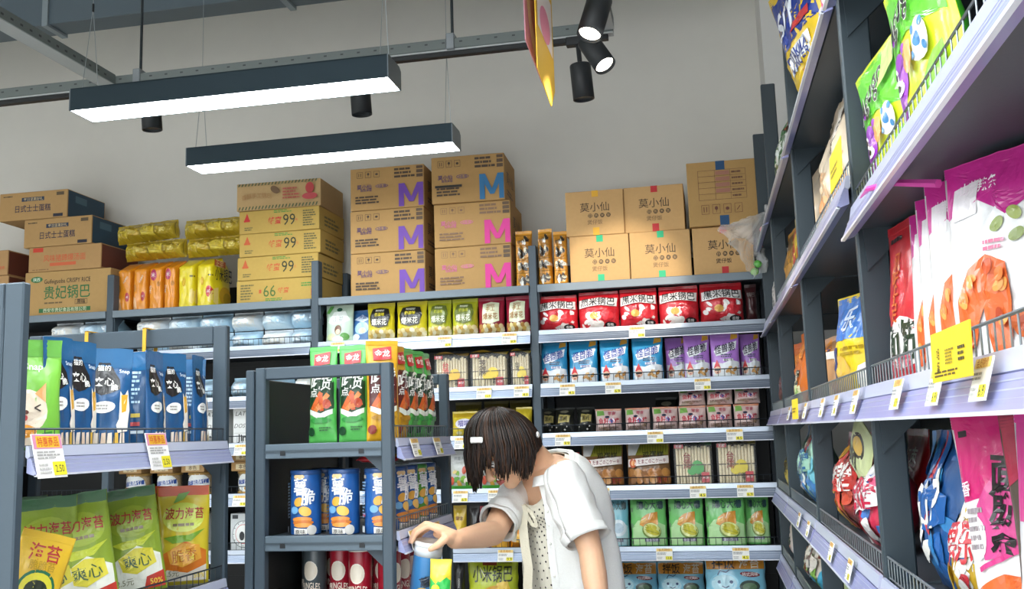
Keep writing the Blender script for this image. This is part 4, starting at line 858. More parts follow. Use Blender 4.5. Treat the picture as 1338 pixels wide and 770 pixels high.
def tin():
    o = empty('snack_tin'); r, h = .058, .106
    MB().lathe([(.001, 0), (r * .96, 0), (r, .006), (r, h - .006), (r * .97, h), (.001, h)], clear('#f2ead8', .25, 'clear_tin'), 24, None, False).build('tin_body', o, True)
    MB().lathe([(.001, .004), (r * .9, .004), (r * .9, h * .9), (.001, h * .92)], mt('#d8b478', 'food'), 18, None, False).build('biscuit_filling', o, True)
    for z in (.0, h - .012): MB().lathe([(r * .98, z), (r * 1.03, z), (r * 1.03, z + .012), (r * .98, z + .012)], mt('#c9a05a', 'plastic'), 24, None, False).build('rim', o, True)
    dress(o, Can(r + .0006, h, 0), [('ell', .5, .5, .34, .44, '#eef0ee'), ('poly', [(.2, .42), (.8, .52), (.8, .72), (.2, .62)], '#2a4f9e'), ('text', '海盐酥饼', .5, .575, .5, '#eef0f6', {'r': .1, 'b': .03}), ('ell', .5, .25, .12, .1, '#d9a85a')], 'matte', 'label')
    return o
t0 = tin()
for i, (a, b) in enumerate([(150, 186), (192, 226), (232, 268), (298, 334), (340, 374), (376, 408)]):
    o = t0 if i == 0 else clone(t0); put(o, xat((a + b) / 2, YF + .06, 1.26), YF + .15, 1.2115, .1 * i, f'{ORD[i]} round biscuit tin past the left post with a white label and blue band', 'tin', 'round biscuit tins')
def dial_box():
    A = [('ell', .5, .45, .42, .36, '#5a5f62'), ('ell', .5, .45, .40, .343, '#d9dcda'), ('ell', .5, .45, .30, .26, '#c23a3a'), ('ell', .5, .45, .285, .245, '#dfe0dc'), ('ell', .45, .4, .1, .12, '#2a2c2e'), ('text', '时', .75, .9, .2, '#2a2c2e', {'b': .04}), ('rect', .08, .86, .3, .96, '#3a3d40')] + [('line', [(.5 + .34 * math.cos(k * PI / 6), .45 + .29 * math.sin(k * PI / 6)), (.5 + .38 * math.cos(k * PI / 6), .45 + .325 * math.sin(k * PI / 6))], .003, '#3a3d40') for k in range(12)]
    return carton(.13, .18, .17, '#c2c6c6', A)
o1 = dial_box()
for i, (a, b) in enumerate([(150, 188), (192, 230), (234, 272), (296, 336), (340, 378)]):
    o = o1 if i == 0 else clone(o1); put(o, xat((a + b) / 2, YF, 1.04), YF + .105, .958, 0, f'{ORD[i]} grey box past the left post with a round dial print', 'box', 'grey dial boxes')

# ---- price tags
def tag_proto(num, w=.068, h=.05, bend=False):
    o = MB().box(-w / 2, -.0008, 0, w / 2, .0008, h, mt('#eceae4', 'matte'), .0003).build('price_tag')
    A = [('rect', .02, .76, .98, .99, '#e6c878'), ('text', '会员特价', .5, .875, .7, '#a8642c', {'b': .03}), ('rect', .56, .08, .96, .36, '#e8dc3a'), ('text', num, .76, .22, .3, '#3a3a1e', {'b': .02}), ('lines', .06, .46, .7, .68, 2, '#8f8f8c'), ('lines', .06, .1, .44, .34, 2, '#b0b0ac')]
    return dress(o, Flat(w, h, (-w / 2, -.0008, 0), (1, 0, 0), (0, -1, 0)), A, 'matte', 'print', e0=.0005, de=.00015)
TP = [tag_proto('4.5'), tag_proto('6.9'), tag_proto('9.9'), tag_proto('12.8')]; tn = [0]
def price(px, sh, what):
    k = tn[0]; o = TP[k] if k < 4 else clone(TP[k % 4]); tn[0] += 1
    z = ZB[sh] + .006 - .052; put(o, xat(px, Yb - .028, z + .03), Yb - .0275, z, 0, 'white price tag ' + what, 'price tag', 'price tags on the back shelves', -.28)
for px, sh, what in [(440, 2, 'under the pale green pouch and the blue pouch'), (580, 2, 'under the olive popcorn bags'), (665, 2, 'under the dark red popcorn bags'), (832, 2, 'under the red cracker bags'),
                     (741, 3, 'under the second blue biscuit bag'), (801, 3, 'under the third blue biscuit bag'), (918, 3, 'under the purple biscuit bags'), (632, 3, 'under the middle rice roll pack above the woman'), (681, 3, 'under the narrow rice roll pack'),
                     (603, 4, 'under the yellow pack with violet lettering'), (735, 4, 'above the woman\'s white shoulder'), (856, 4, 'under the third pink stick pack'), (960, 4, 'under the pink stick packs by the corner'),
                     (601, 5, 'under the grey topped noodle pack by the rack'), (647, 5, 'under the woman\'s fringe'), (786, 5, 'under the egg cake pack near the woman'), (912, 5, 'under the green rice roll pack'), (974, 5, 'under the rice roll pack with yellow patch'),
                     (660, 6, 'over the lime cracker bag'), (868, 6, 'under the first durian bag'), (968, 6, 'under the third durian bag'), (314, 4, 'under the white paper packs between the racks'), (312, 5, 'under the biscuit tins between the racks'), (388, 3, 'low behind the end rack top')]:
    price(px, sh, what)

# ================================================================== ISLAND RACK (left)
XI = -1.25
def on_island(o, px, z, lab, cat, grp=None, X=XI - .05, rz=90, lean=-.05, dz=0, roll=0, sc=(1, 1, 1)):
    o.scale = sc; w = max(abs(c[0]) for c in o.bound_box) * sc[0]; hd = o['half_depth'] * sc[1]; dl = abs(math.radians(rz - 90))
    X = min(X, XI - .016 - w * math.sin(dl) - hd * abs(math.cos(dl)) - .004); hy = w * abs(math.cos(dl)) + hd * math.sin(dl)
    return put(o, X, min(max(yat(px, X, z + .1), 1.620 + hy), 2.385 - hy), z + .001 + dz, math.radians(rz), lab, cat, grp, lean, roll)
def cat_bag(base, seed, front=True, catc='#efe7da'):
    if front:
        A = [('poly', [(.12, .56), (.10, .70), (.24, .86), (.46, .88), (.6, .76), (.72, .68), (.74, .58), (.5, .54), (.3, .52)], '#1d1a1c'), ('text', '猫的', .36, .80, .30, '#f2efe8', {'b': .05}), ('text', '夹心', .36, .66, .46, '#f2efe8', {'b': .06}), ('text', '脆', .60, .60, .16, '#f2efe8', {'b': .05})]
        A += [('ell', .36, .40, .27, .06, '#f0eee8', .12), ('lines', .2, .37, .52, .43, 2, '#9a938c'), ('text', 'Snap', .82, .76, .24, '#dfe8ee'), ('poly', [(.72, .28), (.74, .56), (.82, .50), (.92, .58), (.96, .38), (.92, .16), (.70, .14), (.66, .22)], catc), ('poly', [(.78, .34), (.76, .52), (.92, .53), (.88, .36)], '#e0a52e')]
        A += [('poly', [(.18 + .14 * k, .02), (.30 + .14 * k, .02), (.29 + .14 * k, .145), (.20 + .14 * k, .14)], ['#efe0cf', '#e8cdb4', '#efe0cf', '#e6b94a', '#efdcc8'][k % 5]) for k in range(5)]
    else:
        A = [('lines', .16, .44, .84, .80, 8, '#a9c6d8'), ('rect', .5, .30, .8, .34, '#c9b04a'), ('rect', .45, .21, .8, .25, '#b04a4a'), ('rect', .1, .13, .92, .16, '#b9c6cc'), ('poly', [(.14, .3), (.24, .36), (.3, .24), (.18, .2)], '#6a9a5a')]
    return bag('snack_pouch', .094, .236, .036, base, A, kind='pouch', seed=seed, seal=.20, wr=.004, waist=.03, sealc='#20608f' if base != '#6fbf3a' else '#5fae34')
cf, cb = cat_bag('#174f80', 3), cat_bag('#15456e', 7, False)
lst = [(79, 'f', 82, 'navy cat pouch turned sideways, nearest the green pouches'), (106, 'f', 78, 'second navy cat pouch, standing sideways in front of the widest one'), (142, 'f', 38, 'navy cat pouch facing straight out in the middle, the widest of the row'),
       (172, 'b', 20, 'navy pouch showing its text-covered back beside the widest one'), (203, 'f', 92, 'narrow navy cat pouch under the second yellow strap'), (229, 'f', 70, 'navy cat pouch past the second yellow strap, half turned'),
       (252, 'b', 30, 'navy pouch showing its back near the far rack post'), (271, 'f', 96, 'last navy cat pouch beside the far rack post')]
first = {}
for px, k, rz, lab in lst:
    src = cf if k == 'f' else cb; o = src if k not in first else clone(src); first[k] = 1
    on_island(o, px, 1.447, lab, 'snack pouch', 'navy cat pouches on the island rack', X=XI - (.05 if k == 'f' else .085), rz=rz, lean=-.04, roll=random.uniform(-.03, .05), sc=(1 if rz == 38 else .84, .8, random.uniform(.94, 1.0)))
A = [('ell', .45, .34, .34, .2, '#efdcc4'), ('poly', [(.16, .42), (.14, .58), (.32, .50)], '#efd0a8'), ('poly', [(.58, .50), (.76, .60), (.76, .42)], '#e8a86a'), ('line', [(.2, .38), (.3, .36), (.2, .34)], .003, '#3a2a22'), ('line', [(.68, .40), (.58, .37), (.68, .34)], .003, '#3a2a22'), ('ell', .44, .33, .05, .02, '#6a3a30'), ('ell', .44, .28, .035, .025, '#c94a4a'), ('text', 'Snap', .55, .74, .3, '#eef6e2', {'b': .03}), ('poly', [(.2, .02), (.22, .2), (.6, .2), (.66, .02)], '#efdcc4'), ('ell', .42, .16, .2, .06, '#e6982e'), ('poly', [(.66, .02), (.7, .14), (.86, .16), (.9, .02)], '#3f8f34')]
o1 = bag('snack_pouch', .118, .222, .040, '#7cc043', A, kind='pouch', seed=5, seal=.16, sealc='#5da535'); on_island(o1, 38, 1.447, 'green cat pouch beside the near rack post', 'snack pouch', 'green cat pouches', rz=42, X=XI - .04)
o = clone(o1); on_island(o, 59, 1.447, 'second green cat pouch, only an edge showing behind the first', 'snack pouch', 'green cat pouches', rz=74, X=XI - .09)

# lower shelf: seaweed rolls
def seaweed(base, hi, ban, seed, orange=False):
    A = [('poly', [(.05, .04), (.95, .04), (.95, .34), (.55, .44), (.05, .3)], '#eceddf' if not orange else '#dd7a22'), ('ell', .5, .68, .40, .15, hi), ('poly', [(.12, .48), (.3, .42), (.66, .44), (.92, .56), (.7, .50), (.36, .5)], '#c9d43a' if not orange else '#7fae2e')]
    A += [('text', '波力海苔', .52, .72, .74, '#b0222c', {'b': .035, 'st': 1.25}), ('lines', .3, .58, .8, .63, 1, '#8a7a5a'), ('poly', [(.26, .22), (.2, .34), (.5, .42), (.82, .40), (.86, .26), (.5, .18)], '#dfd23a' if not orange else '#e8a83a'), ('text', '爽心' if not orange else '脆香', .53, .30, .48, '#e8e04a' if not orange else '#f2dc5a', {'b': .10, 'st': 1.1, 'r': .12}), ('text', '爽心' if not orange else '脆香', .53, .30, .48, '#3a5a3a' if not orange else '#c9701f', {'b': .02, 'st': 1.1, 'r': .12})]
    A += [('poly', [(.60, .03), (.66, .14), (.97, .18), (.97, .03)], '#c23a2c') if not orange else ('poly', [(.05, .04), (.2, .16), (.6, .12), (.95, .2), (.95, .04)], '#e8e0d0'), ('text', '50%', .82, .09, .22, '#f2d84a', {'b': .03}), ('text', '2.5元', .28, .12, .3, '#8a8a6a')]
    if orange: A += [('poly', [(.3, .82), (.4, .92), (.62, .94), (.5, .86)], '#6fa53a')]
    return bag('seaweed_pack', .128, .248, .042, base, A, kind='pillow', seed=seed, seal=.10, wr=.004, sealc='#1f5f2e' if not orange else '#d9501f', waist=.02)
sg, so = seaweed('#8fa832', '#a3b83a', 0, 4), seaweed('#d9c32e', '#d2dd5a', 0, 6, True)
gl = [(118, .05, 40, 'green seaweed pack in front, nearer the near rack post'), (183, .05, 36, 'green seaweed pack in front, beside the orange one'), (68, .13, 44, 'green seaweed pack behind the front pair, first of the tilted file'), (48, .165, 46, 'green seaweed pack second in the tilted file toward the near post'), (30, .20, 48, 'green seaweed pack third in the tilted file toward the near post')]
for i, (px, dx, rz, lab) in enumerate(gl):
    o = sg if i == 0 else clone(sg); on_island(o, px, 1.095, lab, 'seaweed pack', 'green seaweed packs', X=XI - dx, rz=rz, lean=-.14, roll=-.13 if i < 2 else -.06, sc=(1, .8 if i < 2 else .4, 1))
o1 = so; on_island(o1, 243, 1.095, 'orange and yellow seaweed pack standing at the shelf end', 'seaweed pack', 'orange seaweed packs', X=XI - .05, rz=30, lean=-.04)
o = clone(so); on_island(o, 222, 1.095, 'orange seaweed pack mostly hidden behind the standing orange one', 'seaweed pack', 'orange seaweed packs', X=XI - .19, rz=34, lean=-.04, sc=(.9, .6, 1))
A = [('text', '海苔', .5, .78, .6, '#b0222c', {'b': .03}), ('ell', .5, .4, .36, .2, '#1f6a4a'), ('ell', .5, .4, .31, .165, '#dcd23a'), ('ell', .5, .38, .22, .11, '#23301f'), ('text', '脆脆苔', .5, .64, .5, '#b9951f')]
o = bag('seaweed_pack', .13, .20, .045, '#dcb32c', A, seed=4, seal=.08); on_island(o, 30, 1.095, 'yellow seaweed pack tilted at the near rack post, green ring print', 'seaweed pack', None, X=XI - .015, rz=52, lean=-.12, roll=.30, sc=(.8, .6, .9))
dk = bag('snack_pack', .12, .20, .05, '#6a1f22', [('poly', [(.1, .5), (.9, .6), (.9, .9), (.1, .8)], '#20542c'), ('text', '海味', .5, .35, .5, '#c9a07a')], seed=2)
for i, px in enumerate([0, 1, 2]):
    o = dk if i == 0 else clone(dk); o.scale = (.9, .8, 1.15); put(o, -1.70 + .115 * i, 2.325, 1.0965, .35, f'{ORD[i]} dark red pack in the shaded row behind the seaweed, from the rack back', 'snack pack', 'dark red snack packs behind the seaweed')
# yellow straps over the rack's far top bar
for px, lab in [(121, 'yellow strap looped over the rack\'s top bar, nearer the green pouches'), (196, 'yellow strap looped over the rack\'s top bar, with a trailing end')]:
    Y = 1.605 + .795; x = xat(px, Y, 1.73); m = MB(); k = mt('#d9a52a', 'matte')
    for (y0, z0, y1, z1) in [(Y - .029, 1.690, Y - .0265, 1.768), (Y - .029, 1.766, Y + .029, 1.7685), (Y + .0265, 1.690, Y + .029, 1.768), (Y - .029, 1.688, Y + .029, 1.6905)]: m.box(x - .005, y0, z0, x + .005, y1, z1, k)
    if px > 150: m.tube([(x, Y - .030, 1.69), (x + .006, Y - .032, 1.665), (x + .026, Y - .034, 1.655)], .0035, k, 6)
    tag(m.build('strap'), lab, 'strap', 'yellow straps on the island rack')

# ================================================================== END RACK (beside the woman)
XE_ = -.79
def tall_bag(base, alt, seed):
    A = [('poly', [(.05, .34), (.05, .66), (.22, .74), (.8, .74), (.95, .62), (.95, .36), (.7, .28), (.3, .28)], '#1d3f24' if base != '#dba51f' else '#5a1f1a'), ('text', '吃货', .5, .62, .8, '#f2f2ea', {'b': .05, 'st': 1.35, 'sh': .15}), ('text', '点', .24, .52, .3, '#f2f2ea', {'b': .05})]
    A += [('line', [(.18, .34), (.52, .52)], .013, '#d9662a'), ('line', [(.3, .33), (.78, .5)], .013, '#e0823a'), ('line', [(.55, .33), (.5, .5)], .012, '#c9521f'), ('line', [(.4, .36), (.86, .40)], .011, '#d97a34'), ('ell', .72, .40, .14, .05, '#b8421f'), ('poly', [(.08, .30), (.5, .24), (.92, .30), (.92, .35), (.5, .29), (.08, .35)], '#e9efe0'), ('ell', .5, .235, .4, .03, alt)]
    A += [('poly', [(.2, .80), (.2, .92), (.78, .94), (.78, .81)], '#c9282c'), ('text', '金龙', .49, .872, .48, '#f6efe6', {'b': .05}), ('ell', .14, .12, .13, .045, '#1f4a2a' if base != '#dba51f' else '#8a2a1a'), ('lines', .45, .12, .9, .17, 2, '#2f6a34'), ('poly', [(.3, .68), (.5, .71), (.86, .70), (.86, .72), (.5, .74), (.3, .71)], '#e9efe0')]
    return bag('chip_bag', .080, .262, .036, base, A, kind='pillow', seed=seed, seal=.045, wr=.003, waist=.06)
tg, ty = tall_bag('#5cbd5a', '#3a9a44', 3), tall_bag('#dba51f', '#b8851a', 6)
zt1 = 1.441
def on_end(o, X, Y, z, rz, lab, cat, grp=None, lean=-.03, roll=0): return put(o, X, Y, z, math.radians(rz), lab, cat, grp, lean, roll)
on_end(tg, xat(421, 2.485, 1.55), 2.49, zt1, 0, 'green chip bag nearest the rack\'s slate back, facing out of the open end', 'chip bag', 'green chip bags facing the open end')
on_end(clone(tg), xat(461, 2.485, 1.55), 2.49, zt1, 6, 'second green chip bag facing out of the rack\'s open end', 'chip bag', 'green chip bags facing the open end')
on_end(clone(tg), xat(480, 2.56, 1.55), 2.57, zt1, 4, 'green chip bag set back behind the yellow chip bag', 'chip bag', None)
on_end(ty, xat(498, 2.47, 1.55), 2.485, zt1, 28, 'yellow chip bag behind the rack\'s front post, facing the corner', 'chip bag', 'yellow chip bags'); ty.scale = (1.1, 1, 1.03)
gy = [(2.575, 82, ty, 'yellow chip bag on the aisle side just past the front post'), (2.665, 84, tg, 'green chip bag on the aisle side beside the yellow one'), (2.755, 78, tg, 'middle green chip bag on the aisle side'), (2.845, 88, tg, 'green chip bag on the aisle side nearest the far post')]
for Y, rz, src, lab in gy:
    o = clone(src); o.scale = (1, 1, 1); on_end(o, XE_ - .035, Y, zt1, rz, lab, 'chip bag', 'chip bags facing the woman' if src is tg else 'yellow chip bags')
def chip_can(base, seed, r=.0405, h=.162, green=False):
    o = empty('chip_can'); m = MB().lathe([(.001, .0), (r * .97, 0), (r, .004), (r, h - .006), (r * .97, h - .004)], mt(base, 'plastic'), 30, None, False).build('can_body', o, True)
    MB().lathe([(r * .97, h - .008), (r * 1.03, h - .006), (r * 1.03, h + .004), (r * .98, h + .006), (.001, h + .005)], mt('#2a4f86' if not green else '#3a8a3a', 'plastic'), 30, None, False).build('lid', o, True)
    A = [('ell', .5, .93, .11, .045, '#e8c890'), ('rect', .1, .88, .22, .93, '#e8d8b8'), ('text', '薯', .52, .77, .26, '#f2f3f6', {'b': .06, 'st': 1.3}), ('text', '脆', .68, .60, .26, '#f2f3f6', {'b': .06, 'st': 1.2}), ('text', 'の', .66, .70, .12, '#eef0f4', {'b': .05})]
    A += [('ell', .50, .53, .10, .07, '#d9a23a', .6), ('ell', .62, .38, .12, .075, '#e3b04a', -.4), ('ell', .56, .25, .19, .045, '#d98a3a'), ('ell', .58, .20, .2, .04, '#c9702a'), ('ell', .58, .16, .17, .035, '#e0953e'), ('ell', .42, .4, .08, .06, '#6fa5cf'), ('poly', [(.42, .02), (.42, .12), (.66, .10), (.66, .02)], '#eeece6'), ('ell', .74, .08, .09, .08, '#c9c6c0'), ('text', '原味', .54, .06, .18, '#6a6660', {'b': .03}), ('lines', .04, .25, .26, .84, 12, '#8fb3d2'), ('rect', .14, .28, .24, .33, '#b04a5a'), ('rect', .08, .03, .22, .13, '#dfe2e2')]
    return dress(o, Can(r, h, 0, PI * 1.06), A, 'film')
cb1, cg1 = chip_can('#245a9e', 2), chip_can('#4f9a34', 3, green=True)
zc = 1.206; XC = XE_ - .060
for i, (X, Y, rz, src, lab) in enumerate([(xat(400, 2.475, 1.28), 2.475, -4, cb1, 'blue chip can nearest the rack\'s slate back'), (xat(450, 2.475, 1.28), 2.475, -8, cb1, 'blue chip can in the middle of the open end'), (xat(497, 2.475, 1.28), 2.475, 12, cb1, 'blue chip can half hidden by the front post'),
        (XC, 2.570, 55, cb1, 'blue chip can on the aisle side, first past the front post'), (XC, 2.665, 52, cb1, 'blue chip can on the aisle side, second past the front post'), (XC, 2.758, 60, cg1, 'green chip can on the aisle side after the blue ones'), (XC, 2.853, 60, cb1, 'blue chip can on the aisle side at the far post'),
        (xat(425, 2.58, 1.28), 2.58, 0, cb1, 'blue chip can in the second row between the front ones')]):
    o = src if i in (0, 5) else clone(src); put(o, X, Y, zc, math.radians(rz), lab, 'chip can', 'potato chip cans on the middle board')
for i, (X, Y, c, lab, rz) in enumerate([(xat(490, 2.48, 1.38), 2.50, '#b8242c', 'red snack pack lying over the cans behind the front post', 10), (XC, 2.60, '#c9c2b4', 'white and red snack pack lying over the aisle-side blue cans', 80), (XC, 2.73, '#b9bfb0', 'green edged snack pack lying over the green can', 95), (XC, 2.86, '#3f4a44', 'dark snack pack lying over the far blue can', 85)]):
    o = bag('snack_pack', .115, .10, .03, c, blobs(6, ['#c9382c', '#3f8a3a', '#efe9dc', '#d9a52c'], i + 3), seed=i, wr=.004); put(o, X, Y, zc + .1695, math.radians(rz), lab, 'snack pack', None, -1.45); o.location.x -= 0
def slim_can(base, tx, r=.0305, h=.192, lid='#c9c4bc'):
    o = empty('crisp_can'); MB().lathe([(.001, 0), (r, 0), (r, h - .004), (r * .96, h)], mt(base, 'plastic'), 26, None, False).build('can_body', o, True)
    MB().lathe([(r * 1.0, h - .010), (r * 1.05, h - .008), (r * 1.05, h + .001), (r * .9, h + .003), (r * .86, h), (.001, h)], mt(lid, 'plastic'), 26, None, False).build('lid', o, True)
    MB().lathe([(r * 1.002, 0), (r * 1.03, .001), (r * 1.03, .006), (r * 1.002, .007)], mt('#b9b4ac', 'metal'), 26, None, False).build('rim', o, True)
    A = [('ell', .5, .66, .22, .135, '#ece2d2'), ('ell', .5, .66, .2, .12, '#e4d8c4'), ('text', 'PRINGLES', .5, .44, .56, '#efe0cf', {'b': .04, 'st': 1.9, 'arc': .02}), ('ell', .5, .18, .3, .1, '#d9a03a'), ('ell', .42, .2, .14, .05, '#e6bc62', .4), ('ell', .58, .16, .14, .05, '#dca848', -.3)]
    return dress(o, Can(r, h, 0, PI), A, 'film')
cr, cg = slim_can('#a3182c', 0), slim_can('#4e585c', 0); zp_ = .976
pos = [(412, 2.56, cg, 'grey crisp can at the open end of the bottom visible board'), (446, 2.56, cr, 'red crisp can beside the grey one'), (471, 2.50, cr, 'red crisp can overlapping its red neighbour'), (502, 2.56, cr, 'red crisp can behind the front post')]
used = set()
for px, Y, src, lab in pos:
    o = src if id(src) not in used else clone(src); used.add(id(src)); put(o, xat(px, Y, 1.1), Y, zp_, math.radians(random.uniform(-12, 12)), lab, 'crisp can', 'slim crisp cans, front row')
for r_ in range(2):
    for j, px in enumerate([409, 441, 473, 505]):
        Y = 2.637 + .074 * r_; o = clone(cr if (j + r_) % 3 else cg); put(o, xat(px, Y, 1.1), Y, zp_, math.radians(random.uniform(-20, 20)), f'{ORD[j]} slim crisp can from the slate back in the ' + ('second' if r_ == 0 else 'third') + ' row', 'crisp can', 'slim crisp cans, rear rows')
for j, (X, Y) in enumerate([(XE_ - .050, 2.505), (XE_ - .050, 2.585), (XE_ - .050, 2.655)]):
    o = clone(cr); put(o, X, Y, zp_, math.radians(50), ['red crisp can at the aisle side just past the front post', 'red crisp can at the aisle side, second past the front post', 'red crisp can at the aisle side touching the held blue can'][j], 'crisp can', 'slim crisp cans on the aisle side')
A = [('poly', [(.02, .02), (.98, .02), (.98, .5), (.6, .62), (.3, .45), (.02, .55)], '#2fae4a'), ('poly', [(.05, .7), (.5, .64), (.95, .75), (.95, .95), (.05, .95)], '#ecd23a'), ('text', '抽', .66, .3, .5, '#f0f4ea', {'b': .06, 'r': .3}), ('ell', .3, .52, .2, .08, '#e8e03a')]
A[0] = ('poly', [(.02, .02), (.98, .02), (.98, .66), (.6, .76), (.3, .6), (.02, .7)], '#2fae4a')
GP = bag('snack_pack', .055, .15, .026, '#e3cb2c', A, seed=3, wr=.004, kind='pillow')
MB_ = MB()
o = bag('snack_pouch', .11, .10, .05, '#e0b52a', [('ell', .5, .5, .3, .2, '#ecd06a')], seed=3); on_end(o, XE_ - .12, 2.84, 1.0, 60, 'yellow pouch deep in the rack beyond the reaching hand', 'snack pouch', None); o.location.z = .976; o.scale.z = 1.92
for px, z, what in [(533, 1.447, 'under the yellow chip bag'), (563, 1.447, 'under the green chip bags'), (531, 1.21, 'under the first blue can past the post'), (562, 1.21, 'under the green chip can')]:
    o = clone(TP[0]); put(o, XE_ + .029, yat(px, XE_, z), z - .048, PI / 2, 'white price tag on the end rack ' + what, 'price tag', 'price tags on the end rack', -.28)
def big_tag(px, what):
    w, h = .085, .085; o = MB().box(-w / 2, -.0008, 0, w / 2, .0008, h, mt('#efecea', 'matte'), .0003).build('price_tag')
    A = [('rect', .02, .66, .98, .985, '#d58aa8'), ('rect', .12, .69, .9, .95, '#e3b52a'), ('text', '特惠商品', .51, .82, .7, '#c9502a', {'b': .04, 'st': 1.3}), ('lines', .08, .42, .9, .62, 3, '#a9a6a2'), ('rect', .54, .05, .98, .36, '#e9d92c'), ('text', '2.50', .76, .2, .3, '#3a3a22', {'b': .02, 'st': 1.3}), ('lines', .08, .08, .5, .34, 3, '#bcb9b4')]
    dress(o, Flat(w, h, (-w / 2, -.0008, 0), (1, 0, 0), (0, -1, 0)), A, 'matte', 'print', e0=.0005, de=.00015)
    put(o, XI + .030, yat(px, XI + .02, 1.42), 1.396, PI / 2, 'pink topped price tag on the island rack ' + what, 'price tag', 'pink topped price tags', -.24)
big_tag(64, 'under the green cat pouch'); big_tag(207, 'under the navy cat pouches')

# ================================================================== RIGHT-HAND SHELVING
def on_right(o, a, b, z, lab, cat, grp=None, X=None, rz=-90, lean=-.05, roll=0, dz=0, sc=(1, 1, 1), Yc=None):
    hd = o.get('half_depth', .03); X = Xr if X is None else X; o.scale = sc
    w = max(abs(v[0]) for v in o.bound_box) * sc[0]; dl = abs(math.radians(rz + 90)); X = max(X, Xr + .020 + w * math.sin(dl) + hd * math.cos(dl))
    Y = yat((a + b) / 2, X - hd * .6, z + .12) if Yc is None else Yc; hy = w * math.cos(dl) + hd * math.sin(dl)
    Y = min(Y, 4.14)
    for y0, y1, _ in RB:
        if y0 <= Y < y1:
            if 2 * hy > y1 - y0 - .05: o.scale.x *= (y1 - y0 - .05) / (2 * hy); hy = (y1 - y0 - .05) / 2
            Y = min(max(Y, y0 + hy + .024), y1 - hy - .024)
    return put(o, X, Y, z + .0015 + dz, math.radians(rz), lab, cat, grp, lean, roll)
def wr(a, b, z, X=None): X = Xr + .02 if X is None else X; return abs(yat(a, X, z + .1) - yat(b, X, z + .1))
ZR = {'A4': 1.80, 'A3': 1.50, 'A2': 1.195, 'B5': 2.215, 'B4': 1.862, 'B3': 1.50, 'B2': 1.195, 'B1': .93}
# nearest bay, middle board
A = [('text', '风\n味\n十\n足', .34, .60, .2, '#d96a2a', {'b': .06, 'ls': .8}), ('poly', [(.1, .16), (.06, .34), (.5, .42), (.94, .36), (.9, .14), (.5, .10)], '#ece6e0'), ('text', '面筋', .5, .27, .66, '#20341f', {'b': .08, 'st': 1.15}), ('text', '麻辣味', .5, .14, .5, '#d2506a', {'b': .03}), ('lines', .12, .88, .5, .93, 1, '#2a2022')]
o = bag('snack_bag', .165, .262, .04, '#c92a35', A, kind='pouch', seed=3, seal=.05, wr=.005); on_right(o, 1136, 1192, ZR['A3'], 'red snack bag beside the dark post on the board with the yellow tag', 'snack bag', None, lean=-.03, rz=-80, Yc=1.585)
def noodle_bag(w, h, seed, topc='#c22a8a', dark=False):
    wc = '#e4e4e4'; A = [('poly', [(.03, .74), (.4, .80), (.7, .70), (.97, .78), (.97, .985), (.03, .985)], topc), ('text', '山芋辣条', .4, .87, .4, '#f2e6ee', {'b': .05}), ('poly', [(.1, .72), (.12, .88), (.4, .90), (.38, .74)], '#e9e3e6')]
    A += [('ell', .62, .66, .07, .03, '#8a9a4a', .5), ('ell', .78, .70, .07, .03, '#9aa854', -.5), ('ell', .80, .60, .07, .028, '#7f8f42', .3), ('lines', .5, .54, .7, .6, 2, '#d06a8a')]
    A += [('poly', [(.22, .1), (.2, .34), (.3, .48), (.52, .53), (.72, .48), (.76, .3), (.72, .08), (.56, .08), (.58, .28), (.48, .38), (.38, .3), (.38, .12)], '#d9622a')]
    rd = random.Random(seed)
    for k in range(16):
        u, v = rd.choice([(.3, .2), (.32, .32), (.4, .44), (.55, .47), (.66, .4), (.67, .24), (.65, .14), (.29, .14)]); u += rd.uniform(-.05, .05); v += rd.uniform(-.03, .03)
        A.append(('ell', u, v, .055, .022, rd.choice(['#e67a34', '#c9501f', '#ee9a4a', '#b8421a']), rd.uniform(0, 3)))
    A += [('ell', .86, .2, .1, .06, '#c9602a', .8), ('ell', .86, .2, .06, .03, '#a8401f', .8), ('ell', .88, .07, .05, .025, '#c23a2a')]
    return bag('noodle_bag', w, h, .05, wc, A, kind='pouch', seed=seed, seal=.05, wr=.006, sealc=topc)
nb = noodle_bag(.19, .29, 4)
for i, (a, b, dx, rz, lean, sc, lab) in enumerate([(1.475, 0, .03, -62, -.05, (.58, .55, .88), 'narrow white and pink noodle bag right beside the red bag'), (1.405, 0, .035, -52, -.03, (.52, .5, .90), 'second narrow white and pink noodle bag after the red bag'), (1.335, 0, .045, -48, -.02, (.46, .5, .91), 'white noodle bag edge just before the widest noodle bag'),
        (1.215, 0, .05, -58, -.03, (.76, .9, .90), 'widest white noodle bag with an orange loop of noodles above the yellow tag'), (.985, 0, .09, -70, -.03, (.90, .9, .905), 'white noodle bag with green seeds, cut off by the frame edge')]):
    o = nb if i == 0 else clone(nb); on_right(o, a, b, ZR['A3'], lab, 'noodle bag', 'white noodle bags with magenta tops', X=Xr + .02 + dx, rz=rz, lean=lean, sc=sc, Yc=a)
# magenta ribbon of the first noodle bag
m = MB(); x0, y0, z0 = Xr - .012, yat(1165, Xr, 1.75), 1.755
m.tube([(x0 + .05, y0 - .1, z0 - .01), (x0 + .01, y0 - .03, z0 + .012), (x0 - .012, y0 + .03, z0 + .02), (x0 - .016, y0 + .075, z0 + .018)], [.006, .005, .004, .001], mt('#d24aa0', 'film'), 6)
tag(m.build('ribbon'), 'magenta ribbon end sticking out under the upper lilac channel', 'ribbon')
